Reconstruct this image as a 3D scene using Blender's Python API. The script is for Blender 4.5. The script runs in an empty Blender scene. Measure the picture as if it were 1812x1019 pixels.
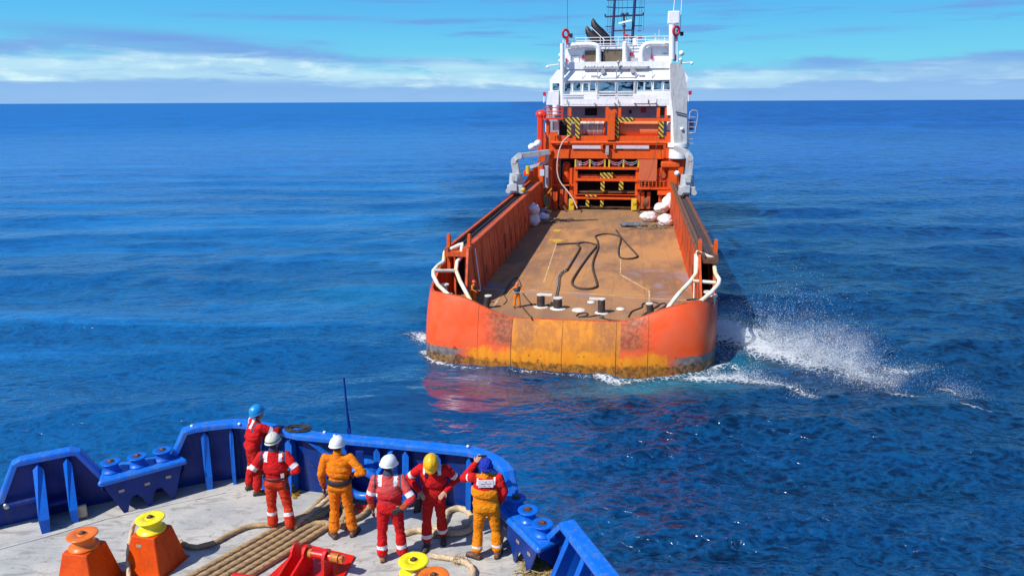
import bpy, bmesh, math, random
import numpy as np
from mathutils import Vector, Matrix, noise as mnoise
random.seed(7); np.random.seed(7)
R = math.radians
scene = bpy.context.scene
COL = scene.collection
# ------------------------------------------------------------------ camera model (metres; sea level z=0)
F = 1318.0; CX = 906.0; CY = 509.5; TH = math.atan(329.5 / F); ROLL = R(0.24); HC = 17.0
def ray(px, py):
    x = (px - CX) / F; y = (py - CY) / F
    c, s = math.cos(ROLL), math.sin(ROLL)
    x, y = (c * x - s * y, s * x + c * y)
    return Vector((x, math.cos(TH) - y * math.sin(TH), -math.sin(TH) - y * math.cos(TH)))
CAM = Vector((0, 0, HC))
DZ = 9.9                                   # height of our own foredeck above the sea
def OD(px, py, h=0.0):                     # a photo point at height h above our deck
    d = ray(px, py); t = (DZ + h - HC) / d.z
    return CAM + d * t
def SEA(px, py, z=0.0):
    d = ray(px, py); return CAM + d * ((z - HC) / d.z)
def VPL(px, py, P, Q):                     # a photo point on the vertical plane through P, Q
    d = ray(px, py); u = Vector((Q[0] - P[0], Q[1] - P[1], 0)).normalized(); n = Vector((-u.y, u.x, 0))
    t = (Vector((P[0], P[1], 0)) - CAM).dot(n) / Vector((d.x, d.y, 0)).dot(n) if True else 0
    return CAM + d * t
# the supply ship's own frame: x to starboard, y towards its bow, z up, origin at the stern waterline
HD = R(8.75)
SO = Vector((3.794, 45.613, 0.0))
SM = Matrix.Translation(SO) @ Matrix.Rotation(-HD, 4, 'Z')
SMI = SM.inverted()
def SY(px, py, Y):                         # photo point on the athwartship plane Y of the supply ship -> ship frame
    a = SMI @ CAM; d = SMI.to_3x3() @ ray(px, py); t = (Y - a.y) / d.y
    return a + d * t
def SZ(px, py, z):
    return SMI @ SEA(px, py, z)

# ------------------------------------------------------------------ objects
def tag(o, label=None, cat=None, group=None, kind=None):
    if label: o['label'] = label
    if cat: o['category'] = cat
    if group: o['group'] = group
    if kind: o['kind'] = kind
    return o
ROOTM = {}
def empty(name, loc, rz=0.0, **k):
    o = bpy.data.objects.new(name, None); COL.objects.link(o)
    o.location = loc; o.rotation_euler = (0, 0, rz); o.empty_display_size = 0.2
    ROOTM[o.name] = (Matrix.Translation(Vector(loc)) @ Matrix.Rotation(rz, 4, 'Z')).inverted()
    tag(o, **k); return o
def root_inv(p):
    while p.parent: p = p.parent
    return ROOTM.get(p.name, Matrix.Identity(4))
def V(*a): return Vector(a)
class MB:
    def __init__(s): s.v = []; s.f = []; s.m = []; s.sm = []
    def add(s, vs, fs, m=0, smooth=False, M=None):
        b = len(s.v)
        if M is not None: vs = [M @ Vector(v) for v in vs]
        s.v += [tuple(v) for v in vs]; s.f += [tuple(i + b for i in f) for f in fs]
        s.m += [m] * len(fs); s.sm += [smooth] * len(fs); return s
    def box(s, c, d, rz=0, m=0, rx=0, ry=0, bev=0.0):
        M = Matrix.Translation(Vector(c)) @ Matrix.Rotation(rz, 4, 'Z') @ Matrix.Rotation(ry, 4, 'Y') @ Matrix.Rotation(rx, 4, 'X')
        x, y, z = d[0] / 2, d[1] / 2, d[2] / 2
        if bev <= 0:
            vs = [(sx * x, sy * y, sz * z) for sz in (-1, 1) for sy in (-1, 1) for sx in (-1, 1)]
            fs = [(0, 2, 3, 1), (4, 5, 7, 6), (0, 1, 5, 4), (2, 6, 7, 3), (0, 4, 6, 2), (1, 3, 7, 5)]
            return s.add(vs, fs, m, False, M)
        bm = bmesh.new(); bmesh.ops.create_cube(bm, size=1.0)
        for v in bm.verts: v.co = Vector((v.co.x * d[0], v.co.y * d[1], v.co.z * d[2]))
        bmesh.ops.bevel(bm, geom=bm.edges[:], offset=min(bev, min(d) * .45), segments=2, affect='EDGES', profile=.6)
        bm.verts.index_update()
        vs = [v.co.copy() for v in bm.verts]; fs = [[v.index for v in f.verts] for f in bm.faces]; bm.free()
        return s.add(vs, fs, m, False, M)
    def bar(s, a, b, w, h, m=0, up=None):              # box beam from a to b
        a = Vector(a); b = Vector(b); d = (b - a); L = d.length; d.normalize()
        up = Vector(up) if up else (Vector((0, 0, 1)) if abs(d.z) < .95 else Vector((0, 1, 0)))
        x = d.cross(up).normalized(); z = x.cross(d)
        vs = [p + x * (sx * w / 2) + z * (sz * h / 2) for p in (a, b) for sz in (-1, 1) for sx in (-1, 1)]
        fs = [(0, 1, 3, 2), (4, 6, 7, 5), (0, 4, 5, 1), (2, 3, 7, 6), (0, 2, 6, 4), (1, 5, 7, 3)]
        return s.add(vs, fs, m)
    def cyl(s, a, b, r0, r1=None, n=20, m=0, smooth=True, caps=True):
        r1 = r0 if r1 is None else r1
        a = Vector(a); b = Vector(b); d = (b - a).normalized()
        up = Vector((0, 0, 1)) if abs(d.z) < .9 else Vector((1, 0, 0))
        x = d.cross(up).normalized(); z = x.cross(d)
        vs = []
        for p, r in ((a, r0), (b, r1)):
            for i in range(n):
                t = 2 * math.pi * i / n; vs.append(p + x * (math.cos(t) * r) + z * (math.sin(t) * r))
        fs = [(i, n + i, n + (i + 1) % n, (i + 1) % n) for i in range(n)]
        s.add(vs, fs, m, smooth)
        if caps: s.add(vs, [tuple(range(n)), tuple(range(2 * n - 1, n - 1, -1))], m, False)
        return s
    def lathe(s, prof, c=(0, 0, 0), n=28, m=0, M=None, smooth=True, ms=None):     # prof [(r,z)]
        vs = []; k = len(prof)
        for i in range(n):
            t = 2 * math.pi * i / n
            for r, z in prof: vs.append((c[0] + r * math.cos(t), c[1] + r * math.sin(t), c[2] + z))
        for j in range(k - 1):
            fs = [(i * k + j, ((i + 1) % n) * k + j, ((i + 1) % n) * k + j + 1, i * k + j + 1) for i in range(n)]
            b = len(s.v)
            if j == 0:
                s.v += [tuple((M @ Vector(v)) if M is not None else v) for v in vs]; base = b
            s.f += [tuple(q + base for q in f) for f in fs]; s.m += [ms[j] if ms else m] * n; s.sm += [smooth] * n
        return s
    def tube(s, pts, r, n=8, m=0, closed=False, smooth=True, caps=True, rfun=None):
        pts = [Vector(p) for p in pts]; k = len(pts); vs = []
        prev = None
        for i, p in enumerate(pts):
            if closed: d = pts[(i + 1) % k] - pts[i - 1]
            else: d = pts[min(i + 1, k - 1)] - pts[max(i - 1, 0)]
            if d.length < 1e-9: d = Vector((0, 0, 1))
            d.normalize()
            if prev is None:
                up = Vector((0, 0, 1)) if abs(d.z) < .9 else Vector((1, 0, 0)); x = d.cross(up).normalized()
            else:
                x = (prev - d * prev.dot(d))
                x = x.normalized() if x.length > 1e-6 else d.orthogonal().normalized()
            prev = x; z = x.cross(d)
            for j in range(n):
                t = 2 * math.pi * j / n
                rr = (r[i] if isinstance(r, (list, tuple)) else r) * (rfun(i, j, t) if rfun else 1)
                vs.append(p + x * (math.cos(t) * rr) + z * (math.sin(t) * rr))
        fs = []
        for i in range(k if closed else k - 1):
            a = i * n; b = ((i + 1) % k) * n
            fs += [(a + j, b + j, b + (j + 1) % n, a + (j + 1) % n) for j in range(n)]
        s.add(vs, fs, m, smooth)
        if caps and not closed: s.add(vs, [tuple(range(n)), tuple(range((k - 1) * n + n - 1, (k - 1) * n - 1, -1))], m, False)
        return s
    def plate(s, outline, nrm, th, m=0):               # polygon extruded both ways along nrm
        nrm = Vector(nrm).normalized() * (th / 2); n = len(outline)
        a = [Vector(p) - nrm for p in outline]; b = [Vector(p) + nrm for p in outline]
        fs = [tuple(range(n - 1, -1, -1)), tuple(range(n, 2 * n))] + [(i, (i + 1) % n, n + (i + 1) % n, n + i) for i in range(n)]
        return s.add(a + b, fs, m)
    def grid(s, rows, m=0, smooth=True, closed=False):  # rows of points
        k = len(rows[0]); vs = [p for r in rows for p in r]; fs = []
        for i in range(len(rows) - 1):
            for j in range(k if closed else k - 1):
                fs.append((i * k + j, i * k + (j + 1) % k, (i + 1) * k + (j + 1) % k, (i + 1) * k + j))
        return s.add(vs, fs, m, smooth)
    def ball(s, c, r, n=12, m=0, sc=(1, 1, 1), M=None):
        k = n // 2 + 1; vs = []; 
        for i in range(k + 1):
            ph = math.pi * i / k
            for j in range(n):
                t = 2 * math.pi * j / n
                vs.append((c[0] + r * sc[0] * math.sin(ph) * math.cos(t), c[1] + r * sc[1] * math.sin(ph) * math.sin(t), c[2] + r * sc[2] * math.cos(ph)))
        fs = [(i * n + j, (i + 1) * n + j, (i + 1) * n + (j + 1) % n, i * n + (j + 1) % n) for i in range(k) for j in range(n)]
        return s.add(vs, fs, m, True, M)
    def build(s, name, mats, parent=None, kind=None, label=None, local=False, fix=True, bevel=0):
        me = bpy.data.meshes.new(name)
        vs = s.v
        if parent is not None and not local:
            M = root_inv(parent); vs = [M @ Vector(v) for v in vs]
        me.from_pydata([tuple(v) for v in vs], [], s.f)
        if not isinstance(mats, (list, tuple)): mats = [mats]
        for mm in mats: me.materials.append(mm)
        me.polygons.foreach_set('material_index', s.m); me.polygons.foreach_set('use_smooth', s.sm)
        if fix:
            bm = bmesh.new(); bm.from_mesh(me); bmesh.ops.recalc_face_normals(bm, faces=bm.faces[:]); bm.to_mesh(me); bm.free()
        me.update()
        o = bpy.data.objects.new(name, me); COL.objects.link(o)
        if parent is not None: o.parent = parent
        if bevel:
            b = o.modifiers.new('bevel', 'BEVEL'); b.width = bevel; b.segments = 2; b.limit_method = 'ANGLE'; b.angle_limit = R(40)
        if kind: o['kind'] = kind
        if label: o['label'] = label
        return o
def spline(pts, step=.05, closed=False):              # Catmull-Rom
    P = [Vector(p) for p in pts]; n = len(P); out = []
    rng = range(n if closed else n - 1)
    for i in rng:
        if closed: a, b, c, d = P[i - 1], P[i], P[(i + 1) % n], P[(i + 2) % n]
        else: a, b, c, d = P[max(i - 1, 0)], P[i], P[i + 1], P[min(i + 2, n - 1)]
        L = (c - b).length; k = max(2, int(L / step))
        for j in range(k):
            t = j / k
            out.append(.5 * ((2 * b) + (c - a) * t + (2 * a - 5 * b + 4 * c - d) * t * t + (3 * b - a - 3 * c + d) * t ** 3))
    if not closed: out.append(P[-1])
    return out
def resample(pts, step):
    out = [pts[0]]; acc = 0.0
    for a, b in zip(pts[:-1], pts[1:]):
        L = (b - a).length
        if L < 1e-9: continue
        while acc + L >= step:
            t = (step - acc) / L; a = a.lerp(b, t); out.append(a.copy()); L = (b - a).length; acc = 0.0
            if L < 1e-9: break
        acc += L
    return out

# ------------------------------------------------------------------ materials
class NT:
    def __init__(s, tree): s.t = tree; s.n = tree.nodes; s.l = tree.links
    def node(s, ty, **k):
        nd = s.n.new(ty)
        for a, b in k.items(): setattr(nd, a, b)
        return nd
    def put(s, sock, v):
        if isinstance(v, bpy.types.NodeSocket): s.l.new(v, sock)
        elif isinstance(v, (tuple, list)) and len(v) == 3 and sock.type == 'RGBA': sock.default_value = (*v, 1)
        elif sock.type == 'RGBA' and not hasattr(v, '__len__'): sock.default_value = (v, v, v, 1)
        else: sock.default_value = v
    def math(s, op, a, b=0.0, c=None, clamp=False):
        nd = s.node('ShaderNodeMath', operation=op, use_clamp=clamp); s.put(nd.inputs[0], a); s.put(nd.inputs[1], b)
        if c is not None: s.put(nd.inputs[2], c)
        return nd.outputs[0]
    def mul(s, a, b): return s.math('MULTIPLY', a, b)
    def addv(s, a, b): return s.math('ADD', a, b)
    def mix(s, f, a, b, blend='MIX'):
        nd = s.node('ShaderNodeMix', data_type='RGBA', blend_type=blend); s.put(nd.inputs[0], f); s.put(nd.inputs[6], a); s.put(nd.inputs[7], b); return nd.outputs[2]
    def sm(s, x, lo, hi, a=0.0, b=1.0):
        nd = s.node('ShaderNodeMapRange', interpolation_type='SMOOTHSTEP'); s.put(nd.inputs[0], x)
        for i, v in enumerate((lo, hi, a, b)): s.put(nd.inputs[i + 1], v)
        return nd.outputs[0]
    def coord(s, which='Object'): return s.node('ShaderNodeTexCoord').outputs[which]
    def xyz(s, v):
        nd = s.node('ShaderNodeSeparateXYZ'); s.put(nd.inputs[0], v); return nd.outputs
    def comb(s, x, y, z):
        nd = s.node('ShaderNodeCombineXYZ'); s.put(nd.inputs[0], x); s.put(nd.inputs[1], y); s.put(nd.inputs[2], z); return nd.outputs[0]
    def mapv(s, v, sc=(1, 1, 1), rot=(0, 0, 0), loc=(0, 0, 0)):
        nd = s.node('ShaderNodeMapping'); s.put(nd.inputs[0], v); nd.inputs['Scale'].default_value = sc; nd.inputs['Rotation'].default_value = rot; nd.inputs['Location'].default_value = loc; return nd.outputs[0]
    def noise(s, v, scale=5, detail=4, rough=.55, dist=0.0, col=False):
        nd = s.node('ShaderNodeTexNoise'); s.put(nd.inputs['Vector'], v); nd.inputs['Scale'].default_value = scale
        nd.inputs['Detail'].default_value = detail; nd.inputs['Roughness'].default_value = rough; nd.inputs['Distortion'].default_value = dist
        return nd.outputs[1 if col else 0]
    def voro(s, v, scale=5, feature='F1', out='Distance'):
        nd = s.node('ShaderNodeTexVoronoi', feature=feature); s.put(nd.inputs['Vector'], v); nd.inputs['Scale'].default_value = scale; return nd.outputs[out]
    def wave(s, v, scale=5, dist=0, detail=2, direction='X', prof='SIN'):
        nd = s.node('ShaderNodeTexWave', bands_direction=direction, wave_profile=prof); s.put(nd.inputs['Vector'], v); nd.inputs['Scale'].default_value = scale
        nd.inputs['Distortion'].default_value = dist; nd.inputs['Detail'].default_value = detail; return nd.outputs[1]
    def bump(s, h, strength=.3, dist=.02, nrm=None):
        nd = s.node('ShaderNodeBump'); nd.inputs['Strength'].default_value = strength; nd.inputs['Distance'].default_value = dist; s.put(nd.inputs['Height'], h)
        if nrm is not None: s.put(nd.inputs['Normal'], nrm)
        return nd.outputs[0]
def newmat(name):
    m = bpy.data.materials.new(name); m.use_nodes = True
    t = NT(m.node_tree); b = m.node_tree.nodes['Principled BSDF']
    return m, t, b
def mat(name, col, rough=.5, metal=0.0, col2=None, scale=3.0, amt=.5, streak=None, samt=.5, sscale=2.5, bump=0.0, bscale=20, bdist=.01, spec=.5, coat=0.0, rvar=.15, thr=.55, sthr=.55):
    m, t, b = newmat(name); co = t.coord()
    c = col; n1 = t.noise(co, scale, 6, .6)
    if col2 is not None:
        c = t.mix(t.mul(t.sm(n1, thr - .1, thr + .12), amt), c, col2)
    if streak is not None:
        n2 = t.noise(t.mapv(co, (sscale * 3, sscale * 3, sscale * .35)), 1.0, 5, .65)
        c = t.mix(t.mul(t.sm(n2, sthr - .08, sthr + .12), samt), c, streak)
    n3 = t.noise(co, scale * 9, 3, .6)
    c = t.mix(t.sm(n3, .3, .7, 0, .16), c, (0.0, 0.0, 0.0)) if not isinstance(c, tuple) else t.mix(t.sm(n3, .3, .7, 0, .14), c, tuple(x * .35 for x in col))
    t.put(b.inputs['Base Color'], c)
    t.put(b.inputs['Roughness'], t.sm(n1, .25, .75, max(.05, rough - rvar), min(1, rough + rvar)))
    b.inputs['Metallic'].default_value = metal; b.inputs['Specular IOR Level'].default_value = spec
    b.inputs['Coat Weight'].default_value = coat
    if bump: t.put(b.inputs['Normal'], t.bump(t.noise(co, bscale, 4, .6), bump, bdist))
    return m
# ------------------------------------------------------------------ camera, sun, sky
cd = bpy.data.cameras.new('camera'); cam = bpy.data.objects.new('camera', cd); COL.objects.link(cam)
cd.sensor_fit = 'HORIZONTAL'; cd.sensor_width = 36; cd.lens = 36 * F / 1812; cd.clip_start = .1; cd.clip_end = 200000
_fw = Vector((0, math.cos(TH), -math.sin(TH))); _R = Vector((1, 0, 0)); _D = Vector((0, -math.sin(TH), -math.cos(TH)))
_c, _s = math.cos(ROLL), math.sin(ROLL)
_right = _R * _c + _D * _s; _up = _R * _s - _D * _c
M = Matrix.Identity(4)
for i in range(3): M[i][0] = _right[i]; M[i][1] = _up[i]; M[i][2] = -_fw[i]; M[i][3] = CAM[i]
cam.matrix_world = M
scene.camera = cam
SUN_AZ = R(54); SUN_EL = R(48)       # shadows run forward and to the right of the view
to_sun = Vector((-math.sin(SUN_AZ) * math.cos(SUN_EL), -math.cos(SUN_AZ) * math.cos(SUN_EL), math.sin(SUN_EL)))
sl = bpy.data.lights.new('sun', 'SUN'); sl.energy = 4.9; sl.angle = R(.53); sl.color = (1.0, .955, .88)
so = bpy.data.objects.new('sun', sl); COL.objects.link(so); so.rotation_euler = to_sun.to_track_quat('Z', 'Y').to_euler(); so.location = to_sun * 300
w = bpy.data.worlds.new('World'); scene.world = w; w.use_nodes = True
t = NT(w.node_tree); bg = w.node_tree.nodes['Background']
sky = t.node('ShaderNodeTexSky', sky_type='NISHITA'); sky.sun_disc = False
sky.sun_elevation = SUN_EL; sky.sun_rotation = math.atan2(to_sun.x, to_sun.y); sky.air_density = 1.0; sky.dust_density = .3; sky.ozone_density = 2.2
STR = .11
d = t.coord('Generated'); x, y, z = t.xyz(d)
az = t.math('ARCTAN2', x, y)                       # radians from the view direction, + to the right
el = t.math('ARCSINE', z)
def rr(c): return tuple(v / STR for v in c)        # radiance wanted -> background input
# clear air: the deep sky keeps the Nishita colour, the lowest dozen degrees go cyan
low = t.node('ShaderNodeValToRGB'); cr = low.color_ramp
t.put(low.inputs[0], t.math('MULTIPLY', el, 1 / .20))
cr.elements[0].position = 0; cr.elements[0].color = (*rr((.22, .58, .76)), 1)
cr.elements[1].position = .25; cr.elements[1].color = (*rr((.165, .575, .77)), 1)
for p, c in ((.5, (.105, .46, .79)), (.75, (.075, .36, .74)), (1.0, (.045, .24, .62))):
    e = cr.elements.new(p); e.color = (*rr(c), 1)
base = t.mix(t.sm(el, .15, .55), low.outputs[0], t.mix(1.0, sky.outputs[0], (.62, .9, 1.25), 'MULTIPLY'))
# clouds as texture over direction: u azimuth, v elevation
def cn(sx, sy, scale, detail=5, rough=.55, seed=0.0, dist=0.0):
    return t.noise(t.comb(t.mul(az, sx), t.mul(el, sy), seed), scale, detail, rough, dist)
edge = t.node('ShaderNodeFloatCurve'); cv = edge.mapping.curves[0]
t.put(edge.inputs['Value'], t.math('MULTIPLY_ADD', az, 1 / 1.4, .5, clamp=True))
# azimuth -0.7..0.7 -> bank height in radians*10
pts = [(0.0, .60), (.16, .72), (.27, .70), (.40, .50), (.50, .43), (.56, .36), (.70, .40), (.86, .48), (1.0, .52)]
cv.points[0].location = pts[0]; cv.points[1].location = pts[-1]
for p in pts[1:-1]: cv.points.new(*p)
edge.mapping.update()
eh = t.mul(edge.outputs[0], .1)
wob = t.math('MULTIPLY_ADD', cn(1, 5, 6, 6, .62), .050, -.025)
bank = t.sm(t.math('SUBTRACT', t.addv(eh, wob), el), -.006, .006)
# inside the bank: blue-grey layer on top and at the foot, pale sunlit layer between
rel = t.math('DIVIDE', el, eh)
streak = cn(1, 9, 7, 6, .6, 3.1, .4)
rel2 = t.math('MULTIPLY_ADD', streak, .9, t.math('SUBTRACT', rel, .45))
pale = t.mul(t.sm(rel2, .34, .46), t.sm(rel2, .92, .66))
pale = t.mul(pale, t.sm(cn(1, 7, 4.2, 5, .6, 7.7), .38, .56, .12, 1.0))
pale = t.mul(pale, t.sm(az, .2, .45, 1.0, .40))
greyc = t.mix(t.sm(el, .0, .05), rr((.27, .46, .76)), rr((.165, .36, .70)))
greyc = t.mix(t.sm(cn(1, 8, 14, 4, .6, 1.3), .35, .7, 0, .5), greyc, rr((.23, .41, .72)))
palec = t.mix(t.sm(cn(1, 3, 22, 5, .6, 5.5), .45, .68), rr((.40, .63, .80)), rr((.62, .82, .86)))
cl = t.mix(pale, greyc, palec)
thin = t.sm(cn(1, 9, 5, 6, .62, 17.0, .5), .36, .52, .35, 1.0)
col = t.mix(t.mul(t.mul(bank, .93), t.mix(t.sm(rel, .55, .8), 1.0, thin)), base, cl)
# small streaks higher up
st = t.mul(t.sm(cn(1, 14, 3.0, 6, .58, 12.5), .53, .64), t.mul(t.sm(el, .055, .075), t.sm(el, .17, .11)))
col = t.mix(t.mul(st, .70), col, rr((.13, .31, .68)))
wn = t.sm(cn(1, 11, 7, 6, .62, 21.0, .6), .36, .56, .15, 1.0); ws = None
def wisp(a0, e0, wa, he, k, tilt=0.0):
    da = t.mul(t.math('SUBTRACT', az, a0), 1 / wa); de = t.mul(t.math('SUBTRACT', t.math('SUBTRACT', el, e0), t.mul(t.math('SUBTRACT', az, a0), tilt)), 1 / he)
    return t.mul(t.math('EXPONENT', t.mul(t.addv(t.mul(da, da), t.mul(de, de)), -1.0)), k)
for q in ((-.27, .1005, .105, .0035, .9), (-.125, .0965, .045, .0025, .8), (-.39, .099, .03, .002, .5), (.54, .103, .030, .010, .8), (.47, .101, .05, .003, .3), (.42, .079, .055, .0035, .6), (.30, .074, .06, .003, .45), (.59, .128, .045, .009, .7), (-.24, .072, .02, .003, .5), (-.20, .088, .03, .002, .35)):
    v_ = wisp(*q); ws = v_ if ws is None else t.addv(ws, v_)
dark = t.addv(wisp(-.43, .0735, .15, .0085, 1.0, -.04), t.addv(wisp(-.12, .050, .13, .005, .9, -.02), wisp(-.62, .058, .08, .005, .8)))
col = t.mix(t.math('MULTIPLY', t.math('ADD', t.mul(ws, wn), t.mul(dark, t.sm(wn, .1, .6, .6, 1.0))), .85, clamp=True), col, rr((.15, .32, .69)))
pl = t.addv(t.addv(wisp(-.56, .042, .16, .010, .8), wisp(-.30, .032, .20, .007, .8)), t.addv(wisp(-.06, .044, .10, .009, .9), t.addv(wisp(.30, .028, .05, .007, 1.0), wisp(.02, .028, .09, .006, .6))))
col = t.mix(t.math('MULTIPLY', t.mul(pl, t.sm(cn(1, 7, 11, 6, .62, 31.0, .4), .34, .56)), .85, clamp=True), col, rr((.47, .72, .84)))
t.put(bg.inputs[0], col); bg.inputs[1].default_value = STR
scene.view_settings.view_transform = 'Standard'; scene.view_settings.look = 'None'; scene.view_settings.gamma = 1; scene.view_settings.exposure = 0.2
scene.cycles.max_bounces = 6; scene.cycles.glossy_bounces = 3; scene.cycles.transmission_bounces = 3; scene.cycles.use_denoising = True
# ------------------------------------------------------------------ the sea: one sheet, real waves near by, bump far off
def make_sea():
    fine = np.radians(np.linspace(-46, 46, 1000)); rest = np.radians(np.linspace(46, 314, 70))[1:-1]
    ang = np.concatenate([fine, rest]); na = len(ang)
    inv = np.linspace(1 / 13.0, 1 / 1500.0, 760)
    rad = np.concatenate([[0.5, 5.0], 1 / inv, [2500, 5000, 12000, 30000, 70000]]); nr = len(rad)
    A, Rr = np.meshgrid(ang, rad); X = (Rr * np.sin(A)).astype(np.float32); Y = (Rr * np.cos(A)).astype(np.float32)
    sp = np.maximum(Rr ** 2 * (inv[0] - inv[1]), Rr * (fine[1] - fine[0])).astype(np.float32)   # local cell size
    # calmer water to port of the ship and in the lee between the ships
    def sst(x, a, b):
        q = np.clip((x - a) / (b - a), 0, 1); return q * q * (3 - 2 * q)
    lx = X * math.cos(HD) - (Y - 45.6) * math.sin(HD) - 3.79 * math.cos(HD)      # across, ship frame
    ly = X * math.sin(HD) + (Y - 45.6) * math.cos(HD) - 3.79 * math.sin(HD)
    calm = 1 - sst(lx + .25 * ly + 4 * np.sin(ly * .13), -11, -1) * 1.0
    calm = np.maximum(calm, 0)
    far = sst(Rr, 120, 500)
    slick = np.zeros_like(Rr)
    for (px_, py_, rr_, st_) in ((800, 700, 5.5, 1.0), (740, 720, 5, .8), (690, 660, 6, .5), (860, 690, 4, .7)):
        p_ = SEA(px_, py_); slick = np.maximum(slick, st_ * np.exp(-(((X - p_.x)) ** 2 + (Y - p_.y) ** 2) / rr_ ** 2))
    short = (1 - .66 * calm * (1 - .5 * far)) * (1 - .75 * slick)
    Z = np.zeros_like(X); DX = np.zeros_like(X); DY = np.zeros_like(X)
    rng = np.random.RandomState(4)
    mask = Rr < 900
    Xm = X[mask]; Ym = Y[mask]; Sm = sp[mask]; sh = short[mask]
    z = np.zeros_like(Xm); dx = np.zeros_like(Xm); dy = np.zeros_like(Xm)
    wx = Xm + .5 * np.sin(Ym * .31 + 1) + .35 * np.sin(Xm * .53 + Ym * .2); wy = Ym + .5 * np.sin(Xm * .27 + 2) + .3 * np.sin(Ym * .61 - Xm * .3)
    for i in range(78):
        lam = .55 * (24.0 / .55) ** (rng.rand() ** 1.15)
        th = R(98) + rng.randn() * (.34 if lam > 5 else .62)
        k = 2 * math.pi / lam; a = (.0095 if lam < 4 else .0090) * lam ** .78 * (0.55 + rng.rand() * .9)
        if lam > 8: a *= .75
        fil = np.clip((lam / Sm - 3.0) / 4.0, 0, 1)
        amp = a * fil * (sh if lam < 6 else (.6 + .4 * sh))
        ph = k * (wx * math.cos(th) + wy * math.sin(th)) + rng.rand() * 6.283
        c = np.cos(ph); s_ = np.sin(ph)
        z += amp * c; q = .75 * amp * s_
        dx -= q * math.cos(th); dy -= q * math.sin(th)
    # boil and wave thrown up on the starboard quarter
    foam = np.zeros_like(Xm)
    def seg(pts, w0, w1, strength, hgt=0.0, asym=1.0):
        nonlocal z, foam
        P = [SEA(*p) for p in pts]
        best = np.full_like(Xm, 1e9); tt = np.zeros_like(Xm); n = len(P) - 1
        for i in range(n):
            a = P[i]; b = P[i + 1]; d = np.array([b.x - a.x, b.y - a.y]); L2 = (d ** 2).sum()
            u = np.clip(((Xm - a.x) * d[0] + (Ym - a.y) * d[1]) / L2, 0, 1)
            ds = np.hypot(Xm - a.x - u * d[0], Ym - a.y - u * d[1])
            up = ds < best; best = np.where(up, ds, best); tt = np.where(up, (i + u) / n, tt)
        ww = w0 + (w1 - w0) * tt; g = np.exp(-(best / ww) ** 2)
        foam = np.maximum(foam, g * strength * (1 - .35 * tt)); z += g * hgt * (1 - .6 * tt)
    seg([(1268, 596), (1310, 608), (1370, 628), (1440, 650)], 2.6, 1.4, 1.3, .5)
    seg([(1290, 592), (1400, 628), (1500, 662), (1575, 690)], 4.0, 2.2, .80, .3)
    seg([(1230, 668), (1300, 665), (1370, 682), (1440, 708)], 1.2, .5, 1.05, .2)
    seg([(1262, 645), (1290, 640), (1310, 660)], .8, .5, .9, .1)
    seg([(1570, 665), (1610, 662), (1655, 655)], .8, .7, .75, .2)
    seg([(1590, 702), (1640, 706)], .35, .3, .8, .1)
    seg([(1670, 690), (1700, 700), (1722, 710)], .8, .35, .75, .1)
    seg([(1705, 725), (1755, 733)], .3, .25, .85, .05)
    seg([(1490, 640), (1540, 652), (1580, 672)], .9, .6, .7, .15)
    seg([(1275, 570), (1290, 590), (1310, 600)], 1.6, 1.6, .85, .15)
    seg([(753, 600), (742, 594), (725, 592)], 1.0, .8, 1.05, .2)
    seg([(752, 622), (765, 636), (800, 645), (850, 650)], .6, .35, .9)
    seg([(900, 655), (1000, 662), (1080, 666)], .4, .6, .66)
    seg([(1060, 664), (1100, 668), (1170, 664), (1262, 652)], .6, .7, .92)
    seg([(1020, 676), (1100, 684), (1180, 676), (1260, 668)], 1.2, 1.6, .36)
    seg([(790, 352), (850, 362), (880, 372)], 1.5, 1.5, .40)
    seg([(560, 470), (640, 480), (750, 468)], 1.2, 1.2, .34)
    # swirl of disturbed water between the ships
    turq = np.zeros_like(Xm)
    for (px, py, w_, s_) in ((1130, 680, 3.2, 1.0), (1220, 672, 3.0, 1.0), (1040, 690, 2.5, .55), (1290, 640, 2.6, .7), (640, 520, 7, .35), (820, 668, 2, .25)):
        p = SEA(px, py); turq = np.maximum(turq, s_ * np.exp(-((Xm - p.x) ** 2 + (1.6 * (Ym - p.y)) ** 2) / w_ ** 2))
    Z[mask] = z; DX[mask] = dx; DY[mask] = dy
    FO = np.zeros_like(X); FO[mask] = foam; TQ = np.zeros_like(X); TQ[mask] = turq
    co = np.stack([X + DX, Y + DY, Z], -1).reshape(-1, 3).astype(np.float32)
    me = bpy.data.meshes.new('sea'); nv = nr * na
    i = np.arange(nr - 1)[:, None] * na; j = np.arange(na)[None, :]; j2 = (j + 1) % na
    q = np.stack([i + j, i + j2, i + na + j2, i + na + j], -1).reshape(-1, 4)[:, ::-1].astype(np.int32)
    me.vertices.add(nv); me.vertices.foreach_set('co', co.ravel()); me.loops.add(q.size); me.loops.foreach_set('vertex_index', q.ravel())
    me.polygons.add(len(q)); me.polygons.foreach_set('loop_start', np.arange(0, q.size, 4, dtype=np.int32)); me.polygons.foreach_set('use_smooth', np.ones(len(q), dtype=bool))
    me.update(calc_edges=True)
    for nm, arr in (('foam', FO), ('turq', TQ), ('calm', calm), ('slick', slick)):
        at = me.attributes.new(nm, 'FLOAT', 'POINT'); at.data.foreach_set('value', arr.astype(np.float32).ravel())
    o = bpy.data.objects.new('sea', me); COL.objects.link(o); o['kind'] = 'structure'
    m, t, b = newmat('sea_water'); P = t.coord('Object')
    def att(n):
        a = t.node('ShaderNodeAttribute', attribute_name=n); return a.outputs['Fac']
    calm_a = att('calm'); fo = att('foam'); tq = att('turq')
    px, py, pz = t.xyz(P)
    dist = t.math('SQRT', t.addv(t.mul(px, px), t.mul(py, py)))
    fard = t.sm(dist, 60, 900)
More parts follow.
